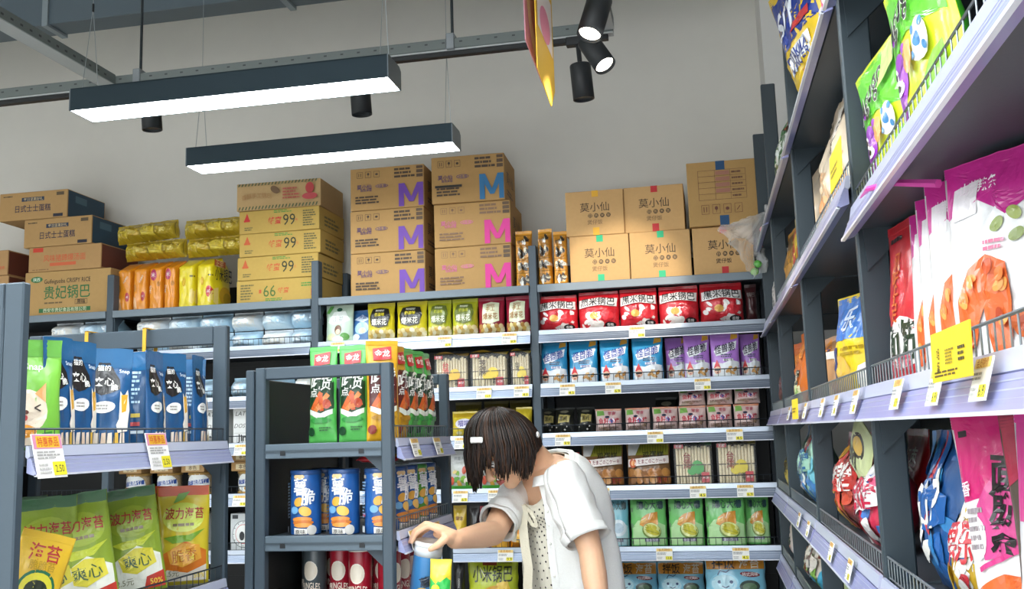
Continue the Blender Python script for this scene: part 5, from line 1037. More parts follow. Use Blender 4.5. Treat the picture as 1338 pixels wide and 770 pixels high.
# nearest bay, lower board
def pink_bag(w, h, seed, c='#c9246e', dark=False):
    A = [('poly', [(.03, .6), (.5, .62), (.97, .80), (.97, .985), (.03, .985)], c), ('rect', .08, .9, .2, .93, '#2a1a20'), ('poly', [(.3, .34), (.26, .58), (.6, .76), (.92, .80), (.94, .44), (.7, .36)], '#cf4a8a'), ('text', '面\n筋\n条', .62, .57, .36, '#1a1316', {'b': .09, 'ls': .75, 'r': -.15}), ('ell', .22, .44, .14, .1, '#e9e6e6'), ('lines', .08, .38, .36, .58, 5, '#9a8f94'), ('line', [(.2, .30), (.9, .40)], .006, '#cf3a80'), ('text', '香', .14, .66, .14, '#f2e6ea', {'b': .05}), ('poly', [(.2, .02), (.16, .22), (.5, .28), (.86, .26), (.84, .03)], '#d9642e')]
    A += [('ell', .3 + .07 * (k % 7), .06 + .05 * (k // 7), .08, .02, ['#e67e3a', '#c9521f', '#ee9e52'][k % 3], 1.2 + .1 * k) for k in range(21)]
    return bag('noodle_bag', w, h, .045, '#e6e2e2' if not dark else '#574a40', A if not dark else [('poly', [(.03, .7), (.3, .75), (.3, .985), (.03, .985)], '#a8304a'), ('poly', [(.35, .3), (.45, .9), (.6, .85), (.7, .3)], '#3a3028'), ('poly', [(.4, .6), (.5, .8), (.56, .6)], '#c9a86a'), ('poly', [(.5, .3), (.97, .42), (.97, .03), (.45, .03)], '#d2cdca'), ('poly', [(.5, .05), (.52, .25), (.9, .24), (.9, .05)], '#a83a24'), ('line', [(.5, .32), (.96, .46)], .006, '#b02a5a')], kind='pouch', seed=seed, seal=.06, wr=.006, sealc=c)
o = pink_bag(.135, .266, 3); on_right(o, 1222, 1286, ZR['A2'], 'pink topped noodle bag with black characters on the board under the yellow tag', 'noodle bag', None, X=Xr + .06, rz=-60, lean=-.03, roll=-.13, sc=(.9, .8, .97), Yc=1.205)
o = pink_bag(.105, .266, 5, '#8a2440', True); on_right(o, 1288, 1340, ZR['A2'], 'dark brown noodle bag next to the pink topped one', 'noodle bag', None, X=Xr + .08, rz=-60, lean=-.02, roll=-.08, sc=(1, .7, .97), Yc=1.09)
o = bag('noodle_bag', .14, .266, .05, '#dcdde0', [('rect', .03, .55, .97, .985, '#cf3a8c'), ('poly', [(.3, .6), (.3, .86), (.8, .88), (.8, .62)], '#e6e0e4'), ('lines', .36, .64, .76, .84, 6, '#6a5a64')], kind='pouch', seed=7, sealc='#cf3a8c'); on_right(o, 1346, 1404, ZR['A2'], 'pink and grey noodle bag cut off by the frame edge on the lower board', 'noodle bag', None, X=Xr + .06, rz=-66)
def candy_bag(w, h, cols, seed, base, word, d=.12, wc='#f2efe8'):
    A = blobs(26, cols, seed, .06, .05, .94, .92, .07, .17) + [('poly', [(.12, .42), (.1, .6), (.5, .7), (.9, .6), (.88, .44), (.5, .36)], cols[0]), ('text', word, .5, .53, .66, wc, {'b': .06, 'r': .08})]
    return bag('candy_bag', w, h, d, base, A, kind='pillow', seed=seed, wr=.010, seal=.06)
B_ = ['#1f5a9e', '#2a78b4', '#c22a34', '#174a82', '#d9d6cf', '#2f8ac0']
o = candy_bag(.25, .22, B_, 3, '#1c4f8a', 'POP'); on_right(o, 1164, 1220, ZR['A2'], 'blue and red candy bag beside the post on the lower board', 'candy bag', None, X=Xr + .06, rz=-88, sc=(.66, .6, 1.08), Yc=1.576)
o = candy_bag(.20, .15, ['#e8e6e2', '#c9333c', '#d9b52a', '#f2efe8', '#3a6ab0'], 6, '#d6ac2c', '果冻', d=.10, wc='#c9333c'); on_right(o, 1192, 1236, ZR['A2'], 'white and red candy bag with a yellow base in front of the blue one', 'candy bag', None, X=Xr + .075, rz=-72, lean=-.15, sc=(.5, .6, 1), Yc=1.46)
# nearest bay, upper board
A = [('poly', [(.03, .5), (.5, .6), (.97, .5), (.97, .985), (.03, .985)], '#5fbf2e'), ('ell', .26, .36, .15, .20, '#8a2aa8', -.1), ('ell', .22, .44, .05, .045, '#f2f0f2'), ('ell', .22, .44, .022, .02, '#221a22'), ('ell', .33, .34, .05, .045, '#f2f0f2'), ('ell', .33, .34, .022, .02, '#221a22'), ('line', [(.3, .42), (.42, .5)], .004, '#8a2aa8'), ('ell', .44, .52, .04, .035, '#9a3ab8'), ('ell', .3, .16, .06, .05, '#9a3ab8'), ('ell', .26, .66, .05, .05, '#9a3ab8')]
A += [('text', 'Agogo', .42, .74, .5, '#f4f6ea', {'b': .10, 'r': .35, 'st': 1.3}), ('text', 'Agogo', .42, .74, .5, '#1f1d20', {'b': .03, 'r': .35, 'st': 1.3}), ('ell', .74, .46, .10, .115, '#efefe8'), ('ell', .74, .46, .035, .04, '#3a7ab0'), ('ell', .68, .53, .022, .024, '#4a86b8'), ('ell', .80, .53, .022, .024, '#4a86b8'), ('ell', .69, .39, .022, .024, '#4a86b8'), ('ell', .80, .40, .022, .024, '#4a86b8'), ('ell', .56, .44, .07, .09, '#e89a5a'), ('poly', [(.72, .12), (.95, .2), (.95, .36), (.8, .3)], '#7fcf3a'), ('poly', [(.6, .72), (.9, .8), (.92, .95), (.7, .93)], '#b9e07a')]
o1 = bag('candy_pouch', .25, .215, .06, '#c9d92a', A, kind='pouch', seed=5, seal=.05, wr=.006, back='#3fae2a'); on_right(o1, 1122, 1196, ZR['A4'], 'yellow-green candy pouch with a purple creature beside the dark post', 'candy pouch', 'yellow-green candy pouches', rz=-84, lean=.16, Yc=1.54)
o = clone(o1); on_right(o, 1205, 1282, ZR['A4'], 'yellow-green candy pouch reaching above the frame', 'candy pouch', 'yellow-green candy pouches', rz=-88, lean=.14, Yc=1.255, sc=(1.05, 1, 1.1))
for i, (a, b) in enumerate([(1130, 1158), (1160, 1195)]):
    o = carton(.11, .10, .235, '#9a8468', [('rect', .1, .1, .9, .86, '#a8937a'), ('lines', .2, .3, .8, .7, 5, '#6a5844'), ('line', [(.5, .1), (.5, .9)], .002, '#6a5844')]); put(o, Xr + .21, [1.61, 1.47][i], ZR['A4'] + .0015, -PI / 2, ['brown paper pack behind the candy pouch, nearer the post', 'brown paper pack behind the candy pouches, farther from the post'][i], 'paper pack', 'brown paper packs')
# second bay
A = [('poly', [(.03, .5), (.97, .56), (.97, .985), (.03, .985)], '#1f3a8f'), ('poly', [(.2, .34), (.18, .46), (.8, .52), (.82, .40)], '#eef0f2'), ('text', 'OZAKHA', .5, .45, .5, '#2a3f8a', {'b': .04, 'r': .08}), ('text', 'MONCTER', .5, .385, .5, '#2a3f8a', {'b': .04, 'r': .08}), ('text', 'Sry', .4, .74, .5, '#e6ecf6', {'b': .06, 'r': .4}), ('ell', .6, .12, .3, .09, '#d9a25a'), ('ell', .5, .14, .14, .05, '#efe3d0'), ('poly', [(.5, .58), (.9, .6), (.9, .66), (.6, .64)], '#c23a3a'), ('text', '75g', .6, .26, .2, '#c98a1f')]
o = bag('chip_bag', .30, .36, .07, '#e0bd22', A, seed=4, wr=.010, kind='pillow'); on_right(o, 1022, 1058, ZR['B5'], 'large blue and yellow chip bag on the highest board near the corner pier', 'chip bag', None, rz=-78, X=.315, lean=.26, Yc=2.43)
o = bag('chip_bag', .26, .27, .06, '#e4dcdc', blobs(10, ['#e07a5a', '#d94a7a', '#e8b04a', '#5a5ac0', '#f0e6e6'], 4) + [('text', '虾条', .5, .7, .6, '#d9506a', {'b': .06})], seed=6, wr=.008); on_right(o, 1071, 1091, ZR['B5'], 'white and pink chip bag on the highest board after the blue and yellow one', 'chip bag', None, X=Xr + .06, rz=-92)
bb = bag('bread_bag', .27, .265, .07, '#d9c6ac', [('poly', [(.15, .1), (.2, .5), (.5, .56), (.8, .5), (.85, .1)], '#d9a878'), ('ell', .35, .3, .15, .1, '#c98a52', .6), ('ell', .62, .22, .15, .1, '#d99a62', -.5), ('ell', .5, .42, .12, .06, '#e6c8a4'), ('text', 'TOAST', .42, .74, .46, '#3a3028', {'r': 1.2}), ('poly', [(.1, .6), (.4, .64), (.4, .95), (.1, .95)], '#e6ddd0')], seed=5, wr=.010, kind='pillow')
for i, (a, b, dx, rz) in enumerate([(1053, 1072, .05, -86), (1071, 1089, .05, -92), (1088, 1107, .06, -84)]):
    o = bb if i == 0 else clone(bb); on_right(o, a, b, ZR['B4'], ['beige bread bag deepest in the aisle, over the blue and yellow pouch', 'beige bread bag in the middle, behind the yellow shelf slip', 'beige bread bag beside the nearest dark post'][i], 'bread bag', 'beige bread bags', X=Xr + dx, rz=rz, lean=-.04, sc=(wr(a, b, 1.862) / .29, 1, 1.10))
A = [('rect', .03, .56, .97, .985, '#2a6fc0'), ('text', '乐', .5, .76, .3, '#dce8f6', {'b': .06}), ('ell', .32, .22, .3, .2, '#d9b04a'), ('poly', [(.05, .2), (.16, .5), (.3, .5), (.26, .2)], '#1f2f6a'), ('text', '锅巴', .16, .36, .2, '#f0f0f4', {'r': 1.4, 'b': .04}), ('poly', [(.7, .05), (.97, .05), (.97, .35), (.8, .3)], '#eeeae2'), ('lines', .4, .4, .9, .5, 2, '#a98a14')]
o = bag('chip_bag', .20, .245, .07, '#e0c322', A, seed=8, wr=.006, kind='pillow'); on_right(o, 1086, 1128, ZR['B3'], 'blue topped yellow chip bag beside the nearest dark post at eye height', 'chip bag', None, rz=-72, X=Xr + .06)
A = [('poly', [(.2, .75), (.5, .98), (.8, .75)], '#d98a2a'), ('rect', .05, .62, .95, .74, '#efece4'), ('text', '花生', .5, .68, .5, '#2a3a7a', {'b': .05})] + blobs(16, ['#c98a4a', '#d9a86a', '#b8743a', '#e6c48a', '#a8642c'], 6, .1, .05, .9, .55, .07, .13)
o = bag('snack_bag', .28, .185, .07, '#c9986a', A, seed=4, wr=.007); on_right(o, 1061, 1088, ZR['B3'], 'peanut brown snack bag leaning beside the blue topped yellow one', 'snack bag', None, rz=-84, X=Xr + .055, lean=-.12)
o = bag('snack_bag', .20, .20, .05, '#d2601f', [('ell', .5, .4, .3, .2, '#e8a04a')], seed=9); on_right(o, 1062, 1078, ZR['B3'], 'orange snack bag tip rising behind the peanut brown bag', 'snack bag', None, X=Xr + .15, Yc=2.5)
o = candy_bag(.32, .23, ['#b8322c', '#c9503a', '#7d2420', '#d9a23a', '#a8403a', '#8a4a5a'], 5, '#9a2f2a', '什锦糖', d=.11); on_right(o, 1078, 1116, ZR['B2'], 'dark red assorted candy bag on the low board, next to the post toward the corner', 'candy bag', None, X=Xr + .09, rz=-86)
A = [('rect', .03, .03, .97, .97, '#cfd8a0'), ('ell', .5, .6, .3, .2, '#2a2620'), ('ell', .5, .6, .22, .14, '#d9b04a'), ('text', '000', .3, .28, .5, '#2a2620', {'b': .08})]
o = bag('candy_bag', .17, .12, .04, '#cfd8a0', A, seed=2); on_right(o, 1104, 1126, ZR['B2'], 'pale green labelled candy bag lying across the red ones', 'candy bag', None, X=Xr + .035, rz=-86, dz=.105, lean=-.1, roll=.4, sc=(1, .5, 1))
o = candy_bag(.19, .20, ['#e6e2e2', '#c9304a', '#d9507a', '#4a7ac0', '#efe9e6'], 8, '#c22a48', '软糖', wc='#c22a48', d=.09); on_right(o, 1122, 1152, ZR['B2'], 'white and pink candy bag against the nearest post on the low board', 'candy bag', None, X=Xr + .07, rz=-80)
o = bag('snack_bag', .24, .235, .05, '#a81f28', [('text', '红枣', .5, .7, .5, '#e8d0c0')], seed=2); on_right(o, 1072, 1100, ZR['B2'], 'plain red snack bag standing behind the dark red candy', 'snack bag', None, X=Xr + .21, Yc=2.45)
o = bag('snack_bag', .20, .20, .07, '#c3d29a', [('ell', .5, .5, .3, .2, '#dfe6c2'), ('ell', .7, .2, .2, .12, '#7f9f5a')], seed=4); on_right(o, 1088, 1118, ZR['B1'], 'pale green snack bag at the bottom under the dark red candy', 'snack bag', None, X=Xr + .08); o.scale.z = 1.1
# third bay
o = candy_bag(.42, .26, ['#dfe6e0', '#3a9a44', '#c9382c', '#efefe8', '#8fb0a0', '#2a2a2a'], 11, '#cfd9d2', '糖果', wc='#2f6a34', d=.06); on_right(o, 1015, 1034, ZR['B5'], 'crinkled white and green candy bag on the highest board near the corner', 'candy bag', None, X=Xr + .05, rz=-88)
for i, (a, b, c, art, lab) in enumerate([(1024, 1036, '#b8842a', [('rect', .05, .5, .95, .95, '#6a4a1a')], 'mustard snack bag with a brown top on the board over the orange pouches'), (1037, 1045, '#dcc63a', [('text', '酥', .5, .6, .6, '#a8322c', {'b': .06}), ('ell', .5, .25, .3, .12, '#efe6d0')], 'yellow snack bag next to the mustard one over the orange pouches')]):
    o = bag('snack_bag', .26, .25, .05, c, art, seed=i + 3, wr=.006); on_right(o, a, b, ZR['B4'], lab, 'snack bag', None, X=Xr + .05, rz=-85)
A = [('poly', [(.06, .05), (.5, .48), (.94, .05)], '#dfe2b0'), ('ell', .5, .16, .2, .1, '#8fbf4a'), ('poly', [(.3, .3), (.34, .5), (.7, .48), (.66, .3)], '#3a3a22'), ('text', '芒果干', .5, .40, .4, '#f2e6c8', {'b': .04}), ('ell', .5, .72, .3, .12, '#f0902e')]
o1 = bag('snack_pouch', .30, .25, .07, '#e0741f', A, seed=3, wr=.008, kind='pouch'); on_right(o1, 1030, 1055, ZR['B3'], 'orange dried mango pouch beside the second dark post', 'snack pouch', 'orange dried mango pouches', rz=-76, X=Xr + .055)
o = clone(o1); on_right(o, 1012, 1032, ZR['B3'], 'orange dried mango pouch half behind its twin toward the corner', 'snack pouch', 'orange dried mango pouches', rz=-88, X=Xr + .06, sc=(.8, 1, 1), Yc=3.29)
o = candy_bag(.40, .25, ['#a9d9c0', '#e6efe9', '#4a8ac9', '#c23a3a', '#f0f0ee', '#7fc9d9'], 14, '#b4dcc6', '夹心糖', wc='#2a6a9a', d=.10); on_right(o, 1042, 1061, ZR['B2'], 'mint and blue candy bag on the low board under the orange pouches', 'candy bag', None, X=Xr + .075)
o = candy_bag(.36, .17, ['#e6ded0', '#6a3a2a', '#4aa9c9', '#efe6da', '#8fbf5a'], 17, '#dcd2c2', '饼干', wc='#6a3a2a', d=.08); on_right(o, 1044, 1066, ZR['B1'], 'white and brown biscuit bag at the bottom under the mint candy', 'candy bag', None, X=Xr + .07)
# bay at the corner
for i, (a, b, z, c, art, lab, h) in enumerate([(1006, 1015, 'B4', '#dcdcd8', [('lines', .2, .1, .8, .6, 7, '#8a8a88'), ('rect', .1, .7, .9, .9, '#c9d2cc')], 'white printed snack bag under the clear plastic bag at the corner', .24), (1009, 1021, 'B3', '#3a3230', [('ell', .5, .5, .3, .3, '#6a3a34')], 'dark snack bag in the corner bay at eye height', .22), (1016, 1030, 'B2', '#d9c24a', [('ell', .5, .5, .3, .2, '#2f2a1f'), ('text', '豆', .5, .75, .4, '#4a3a14')], 'yellow bean snack bag in the corner bay on the low board', .19), (1020, 1034, 'B1', '#d9c9c2', blobs(8, ['#c23a3a', '#2a2a2a', '#efe6e0', '#e0a08a'], 5), 'white and red snack bag at the bottom of the corner bay', .2)]):
    o = bag('snack_bag', .24, h, .05, c, art, seed=i + 2, wr=.007); on_right(o, a, b, ZR[z], lab, 'snack bag', None, X=Xr + .05)
# clear plastic bag hanging from the corner post
def plastic_bag():
    r = empty('plastic_bag'); P0 = onY(1001, 277, 4.11); tag(r, 'crumpled clear plastic bag tied to the corner post beside the blue taped carton', 'plastic bag'); r.location = P0
    m = MB(); ends = [onY(px, py, 4.06 + dy) - P0 for px, py, dy in [(939, 298, 0), (948, 313, -.05), (963, 330, -.06), (976, 350, -.05), (984, 366, .0), (1000, 352, .03), (985, 325, .05), (960, 305, .05)]]
    N = 40
    def fn(u, v):
        t = u * 8; i = int(t) % 8; f = t - int(t); e = ends[i].lerp(ends[(i + 1) % 8], f); p = e * (v ** .85)
        q = .020 * math.sin(PI * min(1, v * 1.05)) + .006
        n = Vector((noise.noise((u * 14, v * 4, 1)), noise.noise((u * 14, v * 4, 7)), noise.noise((u * 12, v * 5, 13))))
        p = p + n * .022 * (.25 + v); ang = 2 * PI * u
        return (p.x, p.y - q * math.cos(ang) * .6, p.z)
    m.grid(fn, N, 14, clear('#f4f4f2', .30, 'clear_bag')); m.build('film', r, True)
    m = MB(); m.tube([(0, .0, .03), (.004, -.004, .012), (0, 0, 0), (-.006, 0, -.01)], [.006, .011, .006, .012], clear('#f4f4f2', .4, 'clear_knot'), 8); m.tube([(.0, .0, .01), (.02, .05, .025), (.02, .09, .02)], .003, clear('#f4f4f2', .4, 'clear_knot'), 6); m.build('knot', r, True)
    for i, (px, py, c) in enumerate([(990, 345, '#5fae4a'), (986, 355, '#8fc46a'), (996, 318, '#c9707a'), (998, 300, '#d9a0a0')]):
        p = onY(px, py, 4.075) - P0; rad = .018; M = Matrix.Translation(p) @ Matrix.Diagonal((1, .5, .9, 1))
        MB().lathe([(.001, -rad), (rad * .7, -rad * .7), (rad, 0), (rad * .7, rad * .7), (.001, rad)], mt(c, 'film'), 10, M, False).build('sweet', r, True)
plastic_bag()
# tags and slips on the right-hand channels
def rtag(px, z, what, wide=1.0):
    o = clone(TP[1]); put(o, Xr - .0275, yat(px, Xr - .02, z), z - .034, -PI / 2, 'white price tag ' + what, 'price tag', 'price tags down the aisle', -.28); o.scale = (.8 * wide, 1, .8)
for px, z, what in [(1172, 1.50, 'under the red snack bag by the post'), (1222, 1.50, 'beside the yellow hang tag, toward the red bag'), (1283, 1.50, 'beside the yellow hang tag, under the widest noodle bag'), (1074, 1.50, 'under the peanut brown snack bag'), (1092, 1.50, 'between the peanut brown and blue topped bags'), (1117, 1.50, 'under the blue topped yellow bag'),
                    (1031, 1.50, 'under the orange pouches toward the corner'), (1052, 1.50, 'under the orange pouches next to the post'), (1086, 1.195, 'under the dark red candy by the post'), (1110, 1.195, 'under the pale green labelled candy'), (1044, 1.195, 'under the mint candy toward the corner'), (1056, 1.195, 'under the mint candy next to the post')]:
    rtag(px, z, what)
def slip(px0, px1, py0, py1, lab, art, c='#e6c61f'):
    ym = yat((px0 + px1) / 2, Xr - .034, 1.5); z0, z1 = zat(py1, Xr - .034, ym), zat(py0, Xr - .034, ym)
    y0, y1 = yat(px0, Xr - .034, z0 + .05), yat(px1, Xr - .034, z0 + .05); w = abs(y0 - y1); h = z1 - z0
    o = MB().box(-w / 2, -.0008, 0, w / 2, .0008, h, mt(c, 'matte'), .0002).build('paper_slip'); dress(o, Flat(w, h, (-w / 2, -.0008, 0), (1, 0, 0), (0, -1, 0)), art, 'matte', 'print', e0=.0005, de=.00015)
    put(o, Xr - .034, (y0 + y1) / 2, z0, -PI / 2, lab, 'paper slip', None, -.04)
slip(1214, 1264, 430, 497, 'yellow hang tag over the channel under the white noodle bags', [('lines', .08, .08, .9, .22, 2, '#5a4a14'), ('text', '新品', .2, .42, .16, '#3a3214', {'r': PI / 2}), ('lines', .72, .3, .9, .62, 3, '#3a3214'), ('lines', .4, .3, .64, .62, 5, '#8a7a1f')])
slip(1083, 1097, 240, 282, 'small yellow slip on the channel under the beige bread bags', [('lines', .1, .3, .9, .6, 2, '#8a7a1f')])
slip(1034, 1041, 522, 548, 'small yellow slip on the channel under the orange pouches', [('lines', .1, .3, .9, .6, 2, '#8a7a1f')])

# ================================================================== THE WOMAN
Fd = Vector((-.75, -.66, 0)).normalized(); Ld = Vector((.66, -.75, 0)).normalized(); Ud = Vector((0, 0, 1))
def pt(px, py, Y): return onY(px, py, Y)
SH_R = pt(668, 640, 3.00); SH_L = pt(742, 606, 2.79)
NB = pt(707, 606, 2.915); HC = pt(660, 585, 2.83)
EL_R = pt(645, 697, 2.775); WR_R = pt(594, 706, 2.50)
EL_L = pt(772, 722, 2.75); WR_L = pt(788, 830, 2.67)
HIP = pt(752, 850, 3.02); HIP.z = .93
KN = [HIP + Vector((0, 0, -.45)) + Ld * s * .10 + Fd * .06 for s in (1, -1)]; AN = [k + Vector((0, 0, -.41)) - Fd * .05 for k in KN]
def ball(m, c, rx, ry, rz, mat, R=None, n=16, k=9):
    M = Matrix.Translation(c) @ (R.to_4x4() if R is not None else Matrix.Identity(4)) @ Matrix.Diagonal((rx, ry, rz, 1))
    return m.lathe([(max(.002, math.sin(PI * i / k)), -math.cos(PI * i / k)) for i in range(k + 1)], mat, n, M, False)
spine = [NB, NB.lerp(HIP, .28) - Fd * .035, NB.lerp(HIP, .58) - Fd * .02, HIP]
def spine_at(s):
    t = min(max(s, 0), 1) * 3; i = min(2, int(t)); f = t - i
    P = lambda j: spine[min(max(j, 0), 3)]
    a, b, c, d = P(i - 1), P(i), P(i + 1), P(i + 2)
    return .5 * ((2 * b) + (c - a) * f + (2 * a - 5 * b + 4 * c - d) * f * f + (3 * b - a - 3 * c + d) * f ** 3)
def interp(tab, s):
    for (s0, *v0), (s1, *v1) in zip(tab, tab[1:]):
        if s <= s1:
            f = (s - s0) / (s1 - s0); f = f * f * (3 - 2 * f) * .5 + f * .5; return [a + (b - a) * f for a, b in zip(v0, v1)]
    return list(tab[-1][1:])
def woman():
    r = empty('woman_shopper', Vector((HIP.x, HIP.y, 0))); r.name = 'person'
    tag(r, 'person with a dark bob, open white shirt and dotted dress, reaching toward the rack', 'person')
    off = Vector((HIP.x, HIP.y, 0)); sk = mt('#dcae8c', 'skin')
    def B(mb, name, smooth=True, parent=None):
        mb.v = [tuple(Vector(v) - off) for v in mb.v]; return mb.build(name, parent or r, smooth)
    # -- one continuous body
    m = MB()
    rings = [spine_at(i / 12) for i in range(13)]; N = 20; vs = []
    tab = [(0, .075, .055), (.12, .125, .08), (.3, .135, .10), (.55, .115, .09), (.8, .15, .105), (1, .16, .11)]
    for i, c in enumerate(rings):
        a, b = interp(tab, i / 12); tn = (spine_at(min(1, i / 12 + .03)) - spine_at(max(0, i / 12 - .03))).normalized(); fb = Ld.cross(tn).normalized(); fb = fb if fb.dot(Fd) > 0 else -fb
        vs += [c + Ld * (a * math.sin(2 * PI * k / N)) + fb * (b * math.cos(2 * PI * k / N)) for k in range(N)]
    fs = [(i * N + k, i * N + (k + 1) % N, (i + 1) * N + (k + 1) % N, (i + 1) * N + k) for i in range(12) for k in range(N)] + [tuple(range(N))[::-1], tuple(12 * N + k for k in range(N))]
    m.add(vs, fs, sk)
    def limb(pts, rad):
        m.tube(pts, rad, sk, 14)
        for p, q in zip(pts, rad): ball(m, Vector(p), q, q, q, sk, None, 12, 8)
    for sh, el, wr in ((SH_R, EL_R, WR_R), (SH_L, EL_L, WR_L)):
        shi = sh.lerp(NB, .16) + Vector((0, 0, -.03))
        limb([shi, sh.lerp(el, .5) + Vector((0, 0, -.012)), el], [.046, .041, .035]); limb([el, el.lerp(wr, .3), wr], [.035, .036, .0235])
    for kn, an, s in ((KN[0], AN[0], 1), (KN[1], AN[1], -1)):
        hp = HIP + Ld * s * .085 - Vector((0, 0, .02)); limb([hp, hp.lerp(kn, .5), kn], [.082, .07, .05]); limb([kn, kn.lerp(an, .3) - Fd * .012, an], [.05, .052, .033])
        limb([an + Vector((0, 0, -.035)), an + Fd * .09 + Vector((0, 0, -.05)), an + Fd * .15 + Vector((0, 0, -.055))], [.034, .03, .024])
    # head: looks down and to the rack
    look = (Fd * .74 + Vector((0, 0, -.67))).normalized(); topv = (Fd * .67 + Vector((0, 0, .74))).normalized(); lat = Ld
    R = Matrix((lat, look, topv)).transposed()      # local x = her left, y = face, z = crown
    H = lambda x, y, z: HC + lat * x + look * y + topv * z
    limb([NB - Fd * .01 + Vector((0, 0, -.03)), NB.lerp(H(0, -.045, -.07), .55), H(0, -.035, -.06)], [.056, .047, .048])
    ball(m, H(0, -.012, .015), .073, .088, .092, sk, R, 22, 14); ball(m, H(0, .018, -.045), .055, .062, .062, sk, R, 18, 12); ball(m, H(0, .052, -.085), .026, .026, .022, sk, R)
    m.tube([H(0, .077, .012), H(0, .091, -.012), H(0, .100, -.028)], [.008, .010, .013], sk, 10); ball(m, H(0, .100, -.028), .013, .012, .011, sk, R)
    for s in (1, -1):
        ball(m, H(s * .074, -.012, -.012), .010, .020, .032, sk, R); ball(m, H(s * .034, .062, -.028), .022, .018, .02, sk, R); ball(m, H(s * .011, .094, -.033), .007, .008, .007, sk, R)
    # right hand closed over the can's lid, five fingers of their own
    T = CAN_TOP; ux = Vector((1, .12, 0)).normalized(); uy = Vector((-.12, 1, 0)).normalized()
    Q = lambda x, y, z: T + ux * x + uy * y + Vector((0, 0, z))
    kn = [Q(.030, -.026, .030), Q(.024, -.008, .036), Q(.024, .011, .034), Q(.030, .028, .027)]
    for k_ in kn: m.tube([WR_R + (k_ - WR_R) * .12, WR_R.lerp(k_, .55) + Vector((0, 0, .004)), k_], [.019, .0145, .0105], sk, 10)
    ball(m, WR_R.lerp(Q(.026, 0, .03), .60), .034, .030, .015, sk, None)
    ball(m, WR_R, .024, .024, .021, sk)
    mids = [(Q(.002, -.030, .042), Q(-.028, -.028, .026), Q(-.042, -.022, .002)), (Q(-.006, -.010, .047), Q(-.036, -.010, .028), Q(-.049, -.008, .0)), (Q(-.006, .012, .044), Q(-.034, .012, .026), Q(-.047, .011, .0)), (Q(.004, .028, .035), Q(-.02, .027, .022), Q(-.036, .024, .002))]
    for i, (k_, (a, b, c)) in enumerate(zip(kn, mids)): q = [.0082, .0086, .0082, .007][i]; limb([k_, a, b, c], [q * 1.12, q, q * .92, q * .75])
    limb([WR_R.lerp(Q(.045, -.03, .01), .55), Q(.047, -.040, .010), Q(.030, -.049, -.004), Q(.010, -.050, -.014)], [.0145, .0125, .0098, .0078])
    # left hand hanging, relaxed
    dl = (WR_L - EL_L).normalized(); pl = WR_L + dl * .055; ball(m, pl, .018, .036, .045, sk, None); side = Fd
    for i in range(4):
        b0 = WR_L + dl * .092 + side * (.027 - .018 * i); ln = [.068, .076, .07, .056][i]; limb([b0, b0 + dl * ln * .45 + Fd * .004, b0 + dl * ln * .75 - Ld * .010, b0 + dl * ln * .95 - Ld * .022], [.0088, .0082, .0075, .006])
    limb([WR_L + dl * .02 + side * .02, WR_L + dl * .05 + side * .045, WR_L + dl * .085 + side * .05], [.012, .0105, .008])
    body = B(m, 'body')
    rm = body.modifiers.new('fuse', 'REMESH'); rm.mode = 'VOXEL'; rm.voxel_size = .0042; rm.use_smooth_shade = True
    sm = body.modifiers.new('soften', 'SMOOTH'); sm.factor = .5; sm.iterations = 5
    # -- face details
    for s in (1, -1):
        e = MB(); ball(e, H(s * .031, .073, .004), .0115, .0105, .0105, mt('#ece8e4', 'plastic'), R, 14, 9); eo = B(e, 'eye')
        e = MB(); ball(e, H(s * .031, .0805, .001), .0055, .0045, .0055, mt('#2a1c14', 'plastic'), R, 12, 8); B(e, 'iris', True, None).parent = eo
        e = MB(); e.tube([H(s * .019, .0815, .009), H(s * .031, .0855, .0115), H(s * .043, .078, .0085)], [.0012, .0022, .0012], mt('#1f1512', 'hair'), 6); B(e, 'upper_eyelid')
        e = MB(); e.tube([H(s * .016, .083, .027), H(s * .032, .083, .032), H(s * .049, .072, .027)], [.0014, .0028, .0012], mt('#241812', 'hair'), 6); B(e, 'eyebrow')
    e = MB(); e.tube([H(-.022, .078, -.058), H(0, .0865, -.055), H(.022, .078, -.058)], [.0018, .0048, .0018], mt('#b8635c', 'skin'), 8); e.tube([H(-.018, .077, -.062), H(0, .085, -.064), H(.018, .077, -.062)], [.0015, .0050, .0015], mt('#b8635c', 'skin'), 8); B(e, 'lips')
    # -- hair: scalp cap and hanging locks
    hb = [mt('#1a110c', 'hair'), mt('#25170f', 'hair'), mt('#3a2416', 'hair'), mt('#130c09', 'hair')]
    cx = pt(659, 583, 2.835); ra, rb, rh = .112, .112, .112
    CAM = Vector((-cx.x, -cx.y, 0)).normalized(); RT = Vector((-CAM.y, CAM.x, 0))      # toward the viewer, and picture right
    RT = RT if RT.dot(Vector((1, 0, 0))) > 0 else -RT
    part = cx + Vector((0, 0, .0)) - RT * .03
    zb = lambda py: zat(py, cx.x, cx.y)
    rd = random.Random(11)
    def hair_pt(ph, t, rs):
        """ph: 0 = toward the viewer, pi/2 = picture right; t 0..1 over the skull, 1..2 hanging"""
        d = CAM * math.cos(ph) + RT * math.sin(ph); rr = 1 + .03 * math.sin(ph * 3 + 1)
        if t <= 1:
            an = t * PI / 2; rad = ra * rr * rs * math.sin(an); hh = rh * rs * math.cos(an)
            return cx - RT * .022 * math.cos(an) + d * rad + Vector((0, 0, hh))
        return cx + d * ra * rr * rs
